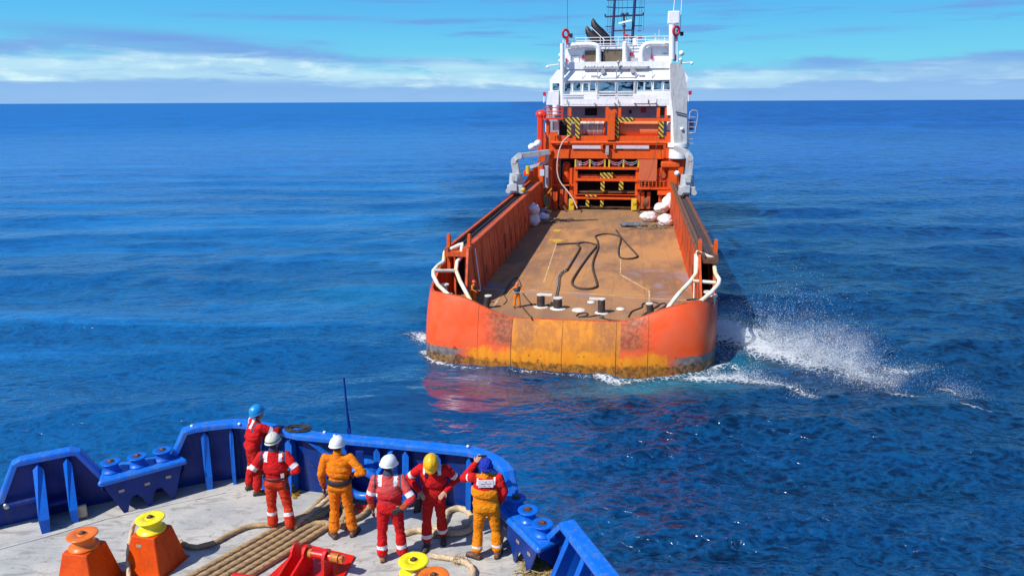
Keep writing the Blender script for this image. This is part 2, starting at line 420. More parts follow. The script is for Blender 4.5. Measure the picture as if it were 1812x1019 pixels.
    def ridge(n): return t.math('SUBTRACT', 1.0, t.math('ABSOLUTE', t.math('MULTIPLY_ADD', n, 2.4, -1.2)))
    wA = ridge(t.noise(t.mapv(P, (.70, 1.25, 1), rot=(0, 0, R(10))), 1.55, 3, .42, .5))
    wB = ridge(t.noise(t.mapv(P, (.8, 1.2, 1), rot=(0, 0, R(-18))), 2.7, 2, .42, .4))
    wC = t.noise(t.mapv(P, (.8, 1.3, 1), rot=(0, 0, R(20))), 7.0, 2, .4, .3)
    w3 = ridge(t.noise(t.mapv(P, (.8, 1.2, 1), rot=(0, 0, R(8))), .42, 3, .45, .6))
    w4 = ridge(t.noise(t.mapv(P, (.9, 1.1, 1), rot=(0, 0, R(-6))), .14, 3, .5, .5))
    w5 = t.noise(t.mapv(P, (1.2, .8, 1)), .05, 4, .55, .4)
    sl = att('slick')
    lA = t.sm(dist, 62, 125, 1, .0); lB = t.sm(dist, 32, 62, 1, 0); lC = t.sm(dist, 22, 42, 1, 0); l3 = t.mul(t.sm(dist, 28, 75), t.sm(dist, 150, 330, 1, .0)); l4 = t.mul(t.sm(dist, 90, 220), t.sm(dist, 500, 1100, 1, .15)); l5 = t.sm(dist, 250, 700)
    cA = t.sm(calm_a, 0, 1, 1.0, .55)
    amp = t.mul(cA, t.sm(sl, 0, .8, 1.0, .08))
    sw = t.noise(t.mapv(P, (.10, .30, 1), rot=(0, 0, R(12))), 1.0, 3, .45, .6)
    hgt = t.addv(t.mul(t.addv(t.addv(t.mul(wA, t.mul(lA, .15)), t.mul(wB, t.mul(lB, .040))), t.mul(wC, t.mul(lC, .016))), amp),
                 t.addv(t.mul(t.addv(t.mul(w3, t.mul(l3, .30)), t.mul(w4, t.mul(l4, .36))), cA), t.addv(t.mul(w5, t.mul(l5, 1.2)), t.mul(sw, t.sm(dist, 60, 160, .45, 0)))))
    nb = t.bump(t.addv(hgt, t.mul(t.mul(t.noise(P, 5.0, 5, .7, .6), t.sm(att('foam'), .2, .8)), .35)), 1.0, 1.0)
    gust = t.noise(t.mapv(P, (.012, .05, 1)), 1.0, 5, .6)
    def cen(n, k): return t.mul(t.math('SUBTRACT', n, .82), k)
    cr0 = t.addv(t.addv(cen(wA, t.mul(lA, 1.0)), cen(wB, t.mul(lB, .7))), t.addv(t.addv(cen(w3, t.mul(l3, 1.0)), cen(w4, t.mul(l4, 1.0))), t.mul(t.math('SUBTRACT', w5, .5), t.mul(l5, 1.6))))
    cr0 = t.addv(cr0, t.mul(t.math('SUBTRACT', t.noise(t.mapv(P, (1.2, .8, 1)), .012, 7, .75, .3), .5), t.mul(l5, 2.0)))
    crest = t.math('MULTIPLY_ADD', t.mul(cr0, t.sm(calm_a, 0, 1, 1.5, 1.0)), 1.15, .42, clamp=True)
    deep = t.mix(calm_a, t.mix(crest, (.0003, .010, .034), (.0022, .064, .172)), t.mix(crest, (.0003, .046, .145), (.0014, .120, .325)))  # dark troughs and light crests painted into the water's base colour
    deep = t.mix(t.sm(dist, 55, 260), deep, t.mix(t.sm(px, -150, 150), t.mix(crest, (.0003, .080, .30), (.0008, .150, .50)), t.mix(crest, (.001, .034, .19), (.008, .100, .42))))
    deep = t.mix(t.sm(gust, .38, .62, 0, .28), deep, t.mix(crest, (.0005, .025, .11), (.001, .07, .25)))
    pst = t.noise(t.mapv(P, (.010, .075, 1), rot=(0, 0, R(-5))), 1.0, 6, .62, .8); deep = t.mix(t.mul(t.mul(t.sm(pst, .50, .66), calm_a), t.mul(t.sm(dist, 35, 70), t.sm(dist, 420, 180, 0, .55))), deep, (.012, .20, .52))
    deep = t.mix(t.mul(sl, .75), deep, (.0004, .016, .062))
    deep = t.mix(t.mul(tq, .75), deep, (.012, .19, .27))
    n1 = t.noise(P, 1.5, 7, .70, 1.2); n2 = t.noise(P, 8.0, 4, .7, .8); vo = t.voro(t.mix(.25, P, t.noise(P, 2.0, 4, .6, 0, True), 'ADD'), 2.6, 'DISTANCE_TO_EDGE')
    lace = t.sm(vo, .16, .0)
    nn = t.addv(t.addv(t.mul(n1, .52), t.mul(n2, .33)), t.mul(lace, .16))
    thr = t.math('MULTIPLY_ADD', fo, -.52, .82)
    ff = t.sm(t.math('SUBTRACT', nn, thr), -.03, .17)
    ff = t.mul(ff, t.sm(fo, .05, .3))
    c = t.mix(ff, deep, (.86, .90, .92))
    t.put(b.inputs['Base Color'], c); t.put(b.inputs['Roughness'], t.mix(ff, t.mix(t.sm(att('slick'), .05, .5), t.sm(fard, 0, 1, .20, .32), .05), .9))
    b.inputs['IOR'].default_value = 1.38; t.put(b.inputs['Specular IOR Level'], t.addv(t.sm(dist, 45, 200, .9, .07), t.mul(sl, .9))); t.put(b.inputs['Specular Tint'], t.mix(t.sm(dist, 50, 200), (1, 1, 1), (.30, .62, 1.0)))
    t.put(b.inputs['Normal'], nb)
    me.materials.append(m)
    return o
make_sea()
# spray of droplets blown up by the wave: nobody could count it
def make_spray():
    rng = random.Random(3); mb = MB()
    tet = [(1, 1, 1), (-1, -1, 1), (-1, 1, -1), (1, -1, -1)]; tf = [(0, 1, 2), (0, 3, 1), (0, 2, 3), (1, 3, 2)]
    def cloud(n, pts, w, hmax, r0, r1, top=1.0):
        P = [SEA(*p) for p in pts]
        for _ in range(n):
            u = rng.random() ** 1.15 * (len(P) - 1); i = min(int(u), len(P) - 2); p = P[i].lerp(P[i + 1], u - i)
            q = abs(rng.gauss(0, .42)); hh = hmax * math.sin(min(1.0, u / (len(P) - 1) * 1.0 + .25) * 2.6) * q
            c = p + Vector((rng.gauss(0, w), rng.gauss(0, w * .8), .1 + hh))
            if c.z > .2 and mnoise.noise(c * .9) < -.22 + .25 * rng.random(): continue
            r = r0 + (r1 - r0) * rng.random() ** 3
            s = [Vector(v) * r * (.4 + rng.random() * .6) + c for v in tet]
            mb.add(s, tf)
    cloud(26000, [(1280, 600), (1330, 612), (1400, 632), (1470, 655), (1560, 688)], 1.1, 2.4, .008, .032)
    cloud(20000, [(1330, 602), (1400, 612), (1470, 625), (1510, 645)], 1.5, 5.2, .006, .026)
    cloud(8000, [(1440, 640), (1500, 655), (1568, 685)], .9, 3.0, .007, .03)
    cloud(7000, [(1260, 668), (1330, 670), (1430, 704)], .5, .8, .006, .024)
    cloud(2500, [(1660, 690), (1725, 712)], .7, 1.3, .006, .018)
    cloud(1800, [(1580, 668), (1655, 655)], .6, .9, .006, .020)
    cloud(2500, [(1270, 640), (1285, 590), (1300, 585)], .7, 1.8, .006, .022)
    cloud(900, [(758, 612), (735, 595)], .5, .6, .006, .022)
    m, t, b = newmat('spray_droplets'); b.inputs['Base Color'].default_value = (.9, .93, .95, 1); b.inputs['Roughness'].default_value = .6
    mb.build('sea_spray', m, kind='stuff', fix=False)
make_spray()

def make_mist():
    m = bpy.data.materials.new('spray_mist'); m.use_nodes = True; t = NT(m.node_tree); m.node_tree.nodes.remove(m.node_tree.nodes['Principled BSDF'])
    v = t.node('ShaderNodeVolumePrincipled'); out = m.node_tree.nodes['Material Output']; m.node_tree.links.new(v.outputs[0], out.inputs['Volume'])
    co = t.coord(); n = t.noise(co, .75, 5, .62, .6); g_ = t.node('ShaderNodeVectorMath', operation='LENGTH'); m.node_tree.links.new(co, g_.inputs[0])
    v.inputs['Color'].default_value = (1, 1, 1, 1); v.inputs['Anisotropy'].default_value = -.35
    co2 = t.coord('Generated'); x, y, z = t.xyz(co2)
    ex = t.math('MULTIPLY_ADD', x, 2, -1); ey = t.math('MULTIPLY_ADD', y, 2, -1); ez = t.math('MULTIPLY_ADD', z, 2, -1)
    rad = t.math('SQRT', t.addv(t.addv(t.mul(ex, ex), t.mul(ey, ey)), t.mul(ez, ez)))
    t.put(v.inputs['Density'], t.mul(t.mul(t.sm(n, .44, .66, 0, .24), t.sm(rad, .95, .35)), t.sm(ez, .8, -.4, .25, 1.0)))
    for (px, py, z, sc_, rz) in ((1350, 628, .9, (5.0, 2.4, 1.6), -38), (1450, 650, 1.7, (4.6, 2.2, 2.7), -38), (1530, 680, .9, (3.2, 1.6, 1.3), -40)):
        mb = MB(); mb.ball((0, 0, 0), 1, 24, sc=sc_); o = mb.build('spray_mist', m, kind='stuff'); p = SEA(px, py); o.location = (p.x, p.y, z); o.rotation_euler = (0, 0, R(rz))
make_mist()
scene.cycles.volume_step_rate = 1.0; scene.cycles.volume_max_steps = 128; scene.cycles.volume_bounces = 1

scene.cycles.sample_clamp_direct = 4.0
# ------------------------------------------------------------------ our own vessel: blue foredeck
def z1(x, y): return (x / 3.935, 760 + y / 3.935)
def z2(x, y): return (290 + x / 2.92, 670 + y / 2.92)
def z4(x, y): return (620 + x / 4.2625, 780 + y / 4.2625)
def z5(x, y): return (780 + x / 4.653, 800 + y / 4.653)
BLUE = mat('shaded_blue_enamel', (.0008, .032, .225), .45, col2=(.0006, .022, .155), scale=2.2, amt=.6, streak=(.075, .06, .075), samt=.45, sthr=.58, bump=.12, bscale=9, bdist=.01, spec=.3)  # darker copy of the blue: shade inside the bulwark put into the colour
BLUEC = mat('blue_cap_paint', (.003, .145, .66), .4, col2=(.012, .18, .55), scale=5, amt=.45, streak=(.16, .20, .28), samt=.45, sscale=4, sthr=.57, bump=.1, bscale=12, coat=.1)
BLUEB = mat('blue_bracket_paint', (.003, .13, .60), .42, col2=(.002, .09, .48), scale=2.2, amt=.6, streak=(.02, .055, .16), samt=.3, bump=.12, bscale=9, bdist=.01, spec=.3)
ORG = mat('orange_pedestal_paint', (.72, .075, .002), .45, col2=(.58, .05, .002), scale=3, amt=.6, streak=(.22, .03, .005), samt=.3, bump=.08, spec=.25)
YEL = mat('yellow_roller_paint', (.95, .80, .006), .38, col2=(.86, .66, .008), scale=7, amt=.55, streak=(.20, .13, .02), samt=.25, coat=.15)
ORR = mat('orange_roller_paint', (.82, .17, .006), .35, col2=(.66, .11, .006), scale=7, amt=.5, coat=.15)
REDP = mat('red_bracket_paint', (.74, .012, .006), .33, col2=(.52, .014, .006), scale=4, amt=.6, streak=(.16, .03, .015), samt=.35, coat=.25)
NUT = mat('rusty_nut', (.14, .075, .045), .6, metal=.4, col2=(.25, .12, .05), scale=30)
PLQ = mat('worn_metal_tag', (.42, .36, .28), .45, metal=.3, col2=(.25, .17, .10), scale=30)
STEEL = mat('bare_steel', (.45, .45, .46), .28, metal=1.0)
BLACKM = mat('black_rubber', (.012, .012, .014), .6)
def deckmat():
    m, t, b = newmat('grey_deck_paint'); co = t.coord()
    n1 = t.noise(co, 1.1, 7, .62); n2 = t.noise(co, 7, 6, .68, .4); n3 = t.noise(co, 30, 4, .6)
    n4 = t.noise(t.mapv(co, (1, 3.2, 1), rot=(0, 0, R(24))), 2.1, 6, .65, .6)
    c = t.mix(t.sm(n1, .35, .65), (.36, .365, .35), (.48, .46, .415))
    c = t.mix(t.sm(n4, .49, .66, 0, .75), c, (.25, .24, .22))
    c = t.mix(t.sm(n2, .57, .68, 0, .8), c, (.27, .225, .17))
    c = t.mix(t.mul(t.sm(n2, .67, .71), t.sm(n3, .5, .6)), c, (.055, .045, .035))
    c = t.mix(t.sm(t.noise(co, 55, 2, .5), .68, .73, 0, .55), c, (.10, .08, .06))
    cr = t.voro(t.mapv(co, (1, 1, 1)), 3.1, 'DISTANCE_TO_EDGE')
    t.put(b.inputs['Base Color'], c); t.put(b.inputs['Roughness'], t.sm(n1, .3, .7, .62, .85))
    t.put(b.inputs['Normal'], t.bump(t.addv(n2, n3), .28, .02)); return m
DECK = deckmat()
own = empty('blue_vessel', (-3, 11, DZ), label='blue vessel in the foreground whose grey foredeck carries the crew and orange pedestals', cat='vessel')
def W(x, y, h): return Vector((x, y, DZ + h))
# plan of the bulwark: x, y, height of its top edge
BL = [(-13.2, 9.0, .5), (-8.9, 11.55, .5), (-8.82, 11.6, .52), (-8.58, 11.73, 1.12), (-8.5, 11.775, 1.15), (-7.86, 12.14, 1.15), (-7.76, 12.2, 1.11), (-7.46, 12.37, .5), (-7.37, 12.43, .45),
      (-7.3, 12.46, .64), (-6.42, 12.85, .70), (-6.36, 12.87, .74), (-6.17, 12.95, 1.15), (-6.0, 13.03, 1.18), (-5.75, 13.13, 1.18), (-5.5, 13.2, 1.18), (-5.3, 13.235, 1.18), (-5.1, 13.22, 1.18), (-4.9, 13.16, 1.18), (-4.5, 13.0, 1.18), (-3.89, 12.73, 1.17),
      (-2.3, 12.42, 1.16), (-1.3, 12.22, 1.15), (-.9, 12.13, 1.15), (-.7, 12.07, 1.15), (-.53, 11.98, 1.15), (-.36, 11.84, 1.15), (-.2, 11.66, 1.15), (-.08, 11.45, 1.15), (-.01, 11.26, 1.15), (.06, 11.1, .80),
      (.08, 11.06, .72), (.66, 10.14, .70), (.70, 10.08, .74), (.88, 9.78, 1.1), (1.34, 8.5, 1.1), (1.95, 6.3, 1.1), (2.4, 3.5, 1.1), (2.7, -1.5, 1.1)]
def cen(): return Vector((-3.5, 5, 0))
def inward(i, L=BL):
    a = L[max(i - 1, 0)]; b = L[min(i + 1, len(L) - 1)]
    d = Vector((b[0] - a[0], b[1] - a[1], 0)).normalized(); n = Vector((d.y, -d.x, 0)); return n
def bulwark(i0, i1, capw=.2, cap=True):
    mb = MB(); rows = []
    for i in range(i0, i1 + 1):
        x, y, h = BL[i]; n = inward(i) * .03; p = Vector((x, y, DZ))
        rows.append([p + Vector((0, 0, -.02)), p + Vector((0, 0, h)), p + n + Vector((0, 0, h)), p + n + Vector((0, 0, -.02))])
    mb.grid(rows, smooth=False, closed=True); mb.add([v for v in rows[0]] + [v for v in rows[-1]], [(0, 1, 2, 3), (7, 6, 5, 4)])
    bw = mb.build('bulwark', BLUE, own)
    if cap:
        mb = MB(); rows = []
        for i in range(i0, i1 + 1):
            x, y, h = BL[i]; n = inward(i); p = Vector((x, y, DZ + h))
            a = BL[max(i - 1, i0)]; b = BL[min(i + 1, i1)]
            tan = Vector((b[0] - a[0], b[1] - a[1], b[2] - a[2])).normalized(); up = n.cross(tan).normalized()
            if up.z < 0: up = -up
            prof = [(-.035, .0), (-.035, .03), (-.015, .052), (capw - .06, .052), (capw - .03, .04), (capw - .02, .015), (capw - .02, -.05), (capw - .035, -.05), (capw - .035, .0)]
            rows.append([p + n * u + up * v_ for u, v_ in prof])
        mb.grid(rows, smooth=False, closed=True)
        mb.add([v for v in rows[0]] + [v for v in rows[-1]], [tuple(range(9)), tuple(range(17, 8, -1))])
        mb.build('cap_rail', BLUEC, bw)
    return bw
bulwark(0, 7); bulwark(7, 11, cap=False); bulwark(11, 30, .22); bulwark(30, 33, cap=False); bulwark(33, len(BL) - 1, .24)
# hull plating below the deck edge down to the water
rows = []
for i in range(len(BL)):
    x, y, h = BL[i]; n = inward(i); p = Vector((x, y, DZ))
    rows.append([p + Vector((0, 0, -.01)), p + n * .25 + Vector((0, 0, -2.5)), p + n * .9 + Vector((0, 0, -6)), p + n * 1.8 + Vector((0, 0, -10.6))])
MB().grid(rows).build('hull', BLUE, own)
# deck sheet
mb = MB(); edge = [Vector((x, y, DZ)) for x, y, h in BL]; c = Vector((-4, 3, DZ))
N = 14; rows = [[c.lerp(e, k / N) for e in edge] for k in range(N + 1)]
for r in rows:
    for p in r: p.z = DZ
mb.grid(rows, smooth=False); mb.add([edge[0], edge[-1], c], [(0, 1, 2)])
deck = mb.build('deck', DECK, own)
# flat bar (waterway) on deck
wp = [OD(*p) for p in ((-60, 990), (0, 972), (100, 945), (190, 918), (300, 893), (345, 884), (400, 872), (440, 868))]
mb = MB()
for a, b_ in zip(wp[:-1], wp[1:]): mb.bar(a + Vector((0, 0, .008)), b_ + Vector((0, 0, .008)), .018, .022)
mb.build('waterway_bar', mat('pale_weld_paint', (.62, .60, .56), .6, col2=(.4, .36, .3), scale=8), own)
# pad eyes, small fittings on deck
# brackets: web plate + flange leaning from the cap to the deck
def at_s(i, f):
    a = BL[i]; b = BL[i + 1]; return Vector((a[0] + (b[0] - a[0]) * f, a[1] + (b[1] - a[1]) * f, 0)), a[2] + (b[2] - a[2]) * f, Vector((b[0] - a[0], b[1] - a[1], 0)).normalized()
def bracket(i, f, dep=.2, fw=.09, top=None, tdep=.03, cut=False, name='bracket'):
    p, h, d = at_s(i, f); n = Vector((d.y, -d.x, 0)); top = top or h - .10
    o = p + n * .031 + Vector((0, 0, DZ))
    mb = MB(); zt = top; k = 0.0
    A0 = o + Vector((0, 0, 0.0)); A1 = o + Vector((0, 0, zt + .07)); B1 = o + n * (tdep + .07) + Vector((0, 0, zt - .02)); B0 = o + n * dep + Vector((0, 0, .0)); 
    mb.plate([A0, A1, B1, o + n * dep + Vector((0, 0, .22)), B0], d, .016)
    # flange: strip with a pointed top
    T = o + n * (tdep + .078) + Vector((0, 0, zt + .02)); L = o + n * (dep + .008) + Vector((0, 0, .0 if not cut else .0))
    ax = (T - L).normalized(); q = fw / 2; nn = ax.cross(d).normalized()
    Lm = o + n * (dep + .008) + Vector((0, 0, .24))
    mb.plate([Lm - d * q, Lm + d * q, T + d * q - Vector((0, 0, .10)), T, T - d * q - Vector((0, 0, .08))], nn, .014)
    mb.plate([L - d * q * .8, L + d * q * .8, Lm + d * q, Lm - d * q], n, .014)
    return mb.build(name, BLUEB, own)
for (i, f, dep, fw, td) in ((4, .33, .62, .16, .10), (4, .92, .50, .13, .08), (13, .55, .30, .13, .05), (15, .6, .22, .07, .03), (18, .8, .28, .13, .04), (19, .75, .26, .15, .10),
                            (20, .55, .20, .11, .10), (20, .93, .22, .12, .06), (21, .42, .22, .12, .06), (22, .02, .22, .12, .06), (23, .9, .2, .10, .05), (34, .12, .42, .10, .05), (34, .5, .4, .10, .05), (35, .1, .4, .1, .05), (35, .4, .4, .1, .05)):
    bracket(i, f, dep, fw, None, td)
for f in (.35, .7, .9): bracket(0, f, .3, .1, None, .03)
# pipe along the port wing
pA, _, dA = at_s(4, -.9); nA = Vector((dA.y, -dA.x, 0))
def onA(s, off, h): return Vector((-8.9, 11.55, DZ + h)) + Vector((.8668, .4986, 0)) * s + Vector((.4986, -.8668, 0)) * off
mb = MB(); mb.cyl(onA(.18, .16, .42), onA(.62, .16, .42), .045, n=16); mb.cyl(onA(.62, .2, .28), onA(1.25, .2, .28), .05, n=16); mb.build('stiffening_pipe', BLUE, own)
MB().ball(onA(.16, .16, .42), .062, 16).build('pipe_end_ball', STEEL, own)
mb = MB(); mb.box(onA(1.23, .45, .14), (.07, .2, .24), rz=R(-60), bev=.03); mb.build('wooden_chock', mat('pale_wood', (.50, .43, .30), .7, col2=(.3, .22, .13), scale=12), own)

# roller fairleads with scalloped front plate
def roller(c, r=.155, h=.19, m=BLUEB, parent=None, name='roller', nut=.045):
    mb = MB(); z = 0
    mb.lathe([(0, 0), (r * 1.04, 0), (r * 1.07, .012), (r * 1.04, .03), (r * .86, h * .22), (r * .78, h * .42), (r * .74, h * .60), (r * .78, h * .76), (r * .90, h * .86), (r * 1.04, h * .885), (r * 1.08, h * .93), (r * 1.06, h * .985), (r * 1.0, h), (r * .42, h + .003), (r * .40, h - .003), (r * .34, h - .003), (r * .32, h + .008), (0, h + .010)], c, n=40)
    o = mb.build(name, m, parent, fix=True)
    mb = MB(); mb.lathe([(nut, -.02), (nut, .03), (nut * .8, .038), (0, .04)], (c[0], c[1], c[2] + h), n=6, smooth=False); mb.lathe([(nut * 1.5, -.02), (nut * 1.5, .012), (0, .013)], (c[0], c[1], c[2] + h), n=20, smooth=False)
    mb.build('nut', NUT, o); return o
def fairlead(P, u, out, backs, rollers, tags, zt, name='roller_fairlead'):
    u = Vector((u[0], u[1], 0)).normalized(); n = Vector((u.y, -u.x, 0)); P = Vector((P[0], P[1], DZ))
    # scalloped plate
    mb = MB(); mb.plate([P + u * s_ + Vector((0, 0, h)) for s_, h in out], n, .022); fr = mb.build('fairlead_front_plate', BLUE, own)
    s0 = out[0][0]; s1 = out[-1][0]
    a = P + u * s0 + Vector((0, 0, zt)); b_ = P + u * s1 + Vector((0, 0, zt)); c_, d_ = [Vector((q[0], q[1], DZ + zt)) for q in backs]
    mb = MB(); up = Vector((0, 0, 1))
    mb.plate([a, b_, d_, c_], up, .03)
    mb.cyl(a + n * .0 - up * .03, b_ - up * .03, .055, n=16); mb.cyl(a - up * .03, c_ - up * .03, .05, n=16); mb.cyl(b_ - up * .03, d_ - up * .03, .05, n=16)
    mb.ball(a - up * .03, .055, 14); mb.ball(b_ - up * .03, .055, 14)
    sh = mb.build('fairlead_shelf', BLUEC, own)
    # end webs
    for (p, q) in ((a, c_), (b_, d_)):
        mb = MB(); mb.plate([p - up * .03, q - up * .03, q - up * .55, q.lerp(p, .3) - up * .45, p - up * .16], (q - p).cross(up), .016); mb.build('fairlead_end_web', BLUE, own)
    for r_ in rollers:
        p = OD(*r_, zt + .2); roller((p.x, p.y, DZ + zt + .012), parent=own, name='fairlead_roller')
    for s_, h in tags:
        mb = MB(); q = P + u * s_ + n * .017 + Vector((0, 0, h)); mb.bar(q - u * .045, q + u * .045, .008, .05); mb.build('tag_plate', PLQ, fr)
fairlead((-6.93, 11.97), (.65, .48), [(-.31, .70), (-.25, .52), (-.03, .0), (.04, 0), (.09, .2), (.14, .28), (.22, .29), (.29, .2), (.37, 0), (.43, 0), (.49, .22), (.54, .29), (.62, .29), (.69, .18), (.78, 0), (.83, 0), (.98, .52), (1.06, .70)],
         [(-7.40, 12.40), (-6.36, 12.86)], [z1(770, 222), z1(955, 183), z1(1130, 140)], [(-.02, .44), (.40, .44), (.76, .46)], .70)
fairlead((.03, 10.45), (.19, -.34), [(-.80, .66), (-.68, .5), (-.52, 0), (-.46, 0), (-.39, .2), (-.33, .28), (-.2, .28), (-.11, .2), (-.03, 0), (.03, 0), (.10, .2), (.16, .28), (.26, .28), (.33, .2), (.38, 0), (.42, 0), (.64, .48), (.72, .66)],
         [(.05, 11.12), (.72, 10.10)], [z5(620, 370), z5(720, 470), z5(838, 582)], [(-.30, .44), (.12, .43), (.46, .41)], .66)
# central chock with its braces
cc = Vector((-2.70, 12.08, DZ + .50)); du = Vector((.98, -.19, 0)); dn = Vector((-.19, -.98, 0))
mb = MB(); ring = []
for k in range(40):
    a = 2 * math.pi * k / 40; ring.append(cc + du * (.30 * math.cos(a)) + Vector((0, 0, .25 * math.sin(a))) + dn * .02)
mb.tube(ring, .075, 14, closed=True); mb.cyl(cc - dn * .30, cc - dn * .0, .33, .31, n=32, caps=False); mb.build('mooring_chock', BLUEC, own)
mb = MB(); mb.plate([cc + du * (.30 * math.cos(a)) + Vector((0, 0, .24 * math.sin(a))) - dn * .18 for a in [2 * math.pi * k / 24 for k in range(24)]], dn, .02); mb.build('chock_back_plate', BLUE, own)
def brace(a, b_, w_=.09): m_ = MB(); m_.bar(a, b_, w_, .02); m_.build('chock_brace', BLUEB, own)
brace(W(-3.75, 12.60, 1.08), W(-2.98, 12.22, .70)); brace(W(-2.14, 12.28, 1.09), W(-2.44, 12.02, .66)); brace(W(-2.45, 12.0, .26), W(-1.85, 12.2, .02)); brace(W(-3.0, 12.15, .26), W(-3.5, 12.5, .02))
mb = MB(); p = cc + du * 0 + dn * .02; mb.bar(Vector((p.x, p.y, DZ + .80)), Vector((p.x, p.y, DZ + 1.13)), .13, .05); mb.build('chock_post', BLUE, own)
# jack pole on the cap, studs
pb = OD(618, 768, 1.2); mb = MB(); mb.cyl(pb, pb + Vector((-.035, .0, 1.10)), .022, .018, n=10); mb.cyl(pb + Vector((-.035, 0, 1.10)), pb + Vector((-.14, 0, 1.09)), .012, n=8); mb.box(pb + Vector((0, 0, .06)), (.06, .06, .14)); mb.cyl(pb + Vector((.03, 0, .12)), pb + Vector((-.0, 0, .42)), .01, n=6); mb.build('jack_pole', BLUE, own)
for q in (z2(830, 278), z2(882, 296), z2(145, 245), z2(390, 235), (828, 790)):
    p = OD(*q, 1.22); mb = MB(); mb.lathe([(.028, 0), (.03, .015), (.018, .03), (0, .032)], p, n=12); mb.build('cap_stud', mat('white_stud', (.7, .72, .74), .4) if 'white_stud' not in bpy.data.materials else bpy.data.materials['white_stud'], own)

# orange pedestals
def pedestal(top_px, hp=.63, base=.645, topw=.40, rz=R(-31), rm=YEL, tagp=True):
    c = OD(*top_px, hp + .02); cx, cy = c.x, c.y
    mb = MB(); M = Matrix.Translation((cx, cy, DZ)) @ Matrix.Rotation(rz, 4, 'Z')
    def ringp(w_, z, cut):
        q = w_ / 2; return [Vector(v) for v in ((-q, -q + cut, z), (-q + cut, -q, z), (q - cut, -q, z), (q, -q + cut, z), (q, q - cut, z), (q - cut, q, z), (-q + cut, q, z), (-q, q - cut, z))]
    rows = [ringp(base, 0, .012), ringp(topw + .02, hp - .015, .012), ringp(topw, hp, .02)]
    mb.add([M @ v for r in rows for v in r], [(i * 8 + j, i * 8 + (j + 1) % 8, (i + 1) * 8 + (j + 1) % 8, (i + 1) * 8 + j) for i in range(2) for j in range(8)] + [tuple(16 + j for j in range(8))])
    mb.add([M @ v for v in ringp(base + .06, .012, .01)] + [M @ v for v in ringp(base + .06, .001, .01)], [tuple(range(8)), tuple(range(15, 7, -1))] + [(j, (j + 1) % 8, 8 + (j + 1) % 8, 8 + j) for j in range(8)])
    o = mb.build('roller_pedestal', ORG, own)
    if tagp:
        q = M @ Vector((-.06, -.232, hp - .14)); mb = MB(); mb.box(q, (.09, .01, .045), rz=rz, rx=R(-11)); mb.build('tag_plate', PLQ, o)
    ro = roller((cx, cy, DZ + hp + .004), .20, .215, rm, o, 'pedestal_roller', .035)
    return Vector((cx, cy, DZ))
PD1 = pedestal(z1(585, 805), rz=R(-11), rm=ORR, tagp=False)
PD2 = pedestal(z1(1055, 690), rz=R(-14))
PD3 = pedestal(z4(480, 990), rz=R(-16))
PD4 = pedestal((768, 1040), rz=R(-14), rm=ORR, tagp=False)
# red towing bracket on its deck plate
mb = MB()
Pc = [OD(*p, .02) for p in ((628, 984), (538, 962), (430, 1062), (560, 1110))]
mb.plate(Pc, (0, 0, 1), .03); mb.build('bracket_base_plate', REDP, own)
sh0 = OD(543, 977, .36); shd = (OD(604, 988, .36) - OD(543, 977, .36)).normalized(); shd.z = 0; shd.normalize(); pd = Vector((-shd.y, shd.x, 0))
def lug(c, w_top, back, th=.035, front=.12):
    pts = []
    for k in range(9):
        a = math.pi * k / 8; pts.append(c + pd * (math.cos(a) * w_top) + Vector((0, 0, math.sin(a) * w_top)))
    pts += [c - pd * back + Vector((0, 0, -c.z + DZ + .03)), c + pd * front + Vector((0, 0, -c.z + DZ + .03))]
    m_ = MB(); m_.plate(pts, shd, th); return m_.build('lug', REDP, own)
lug(sh0 + shd * -.20, .13, 1.15); lug(sh0 + shd * 0, .13, 1.15); lug(sh0 + shd * .34, .115, .16, .05)
mb = MB(); mb.cyl(sh0 - shd * .03, sh0 + shd * .46, .062, n=24); mb.build('shaft', REDP, own)
RUSTY = mat('rusty_yellow_paint', (.55, .17, .02), .55, col2=(.28, .10, .03), scale=14, amt=.8)
mb = MB(); mb.cyl(sh0 + shd * .03, sh0 + shd * .10, .07, n=24); mb.build('shaft_collar', RUSTY, own); mb = MB(); mb.cyl(sh0 + shd * .42, sh0 + shd * .55, .068, n=24); mb.cyl(sh0 + shd * .55, sh0 + shd * .62, .045, n=16); mb.box(sh0 + shd * .60 + Vector((0, 0, -.01)), (.05, .09, .09), rz=math.atan2(shd.y, shd.x)); mb.build('shaft_collar', RUSTY, own)
c0 = OD(412, 1022, .30); c1 = OD(462, 1030, .30); mb = MB(); mb.cyl(c0, c1, .08, n=24); mb.cyl(c0 + (c1 - c0) * .4 - Vector((0, 0, .25)), c0 + (c1 - c0) * .4, .05, n=14); mb.build('red_roller_stub', REDP, own)

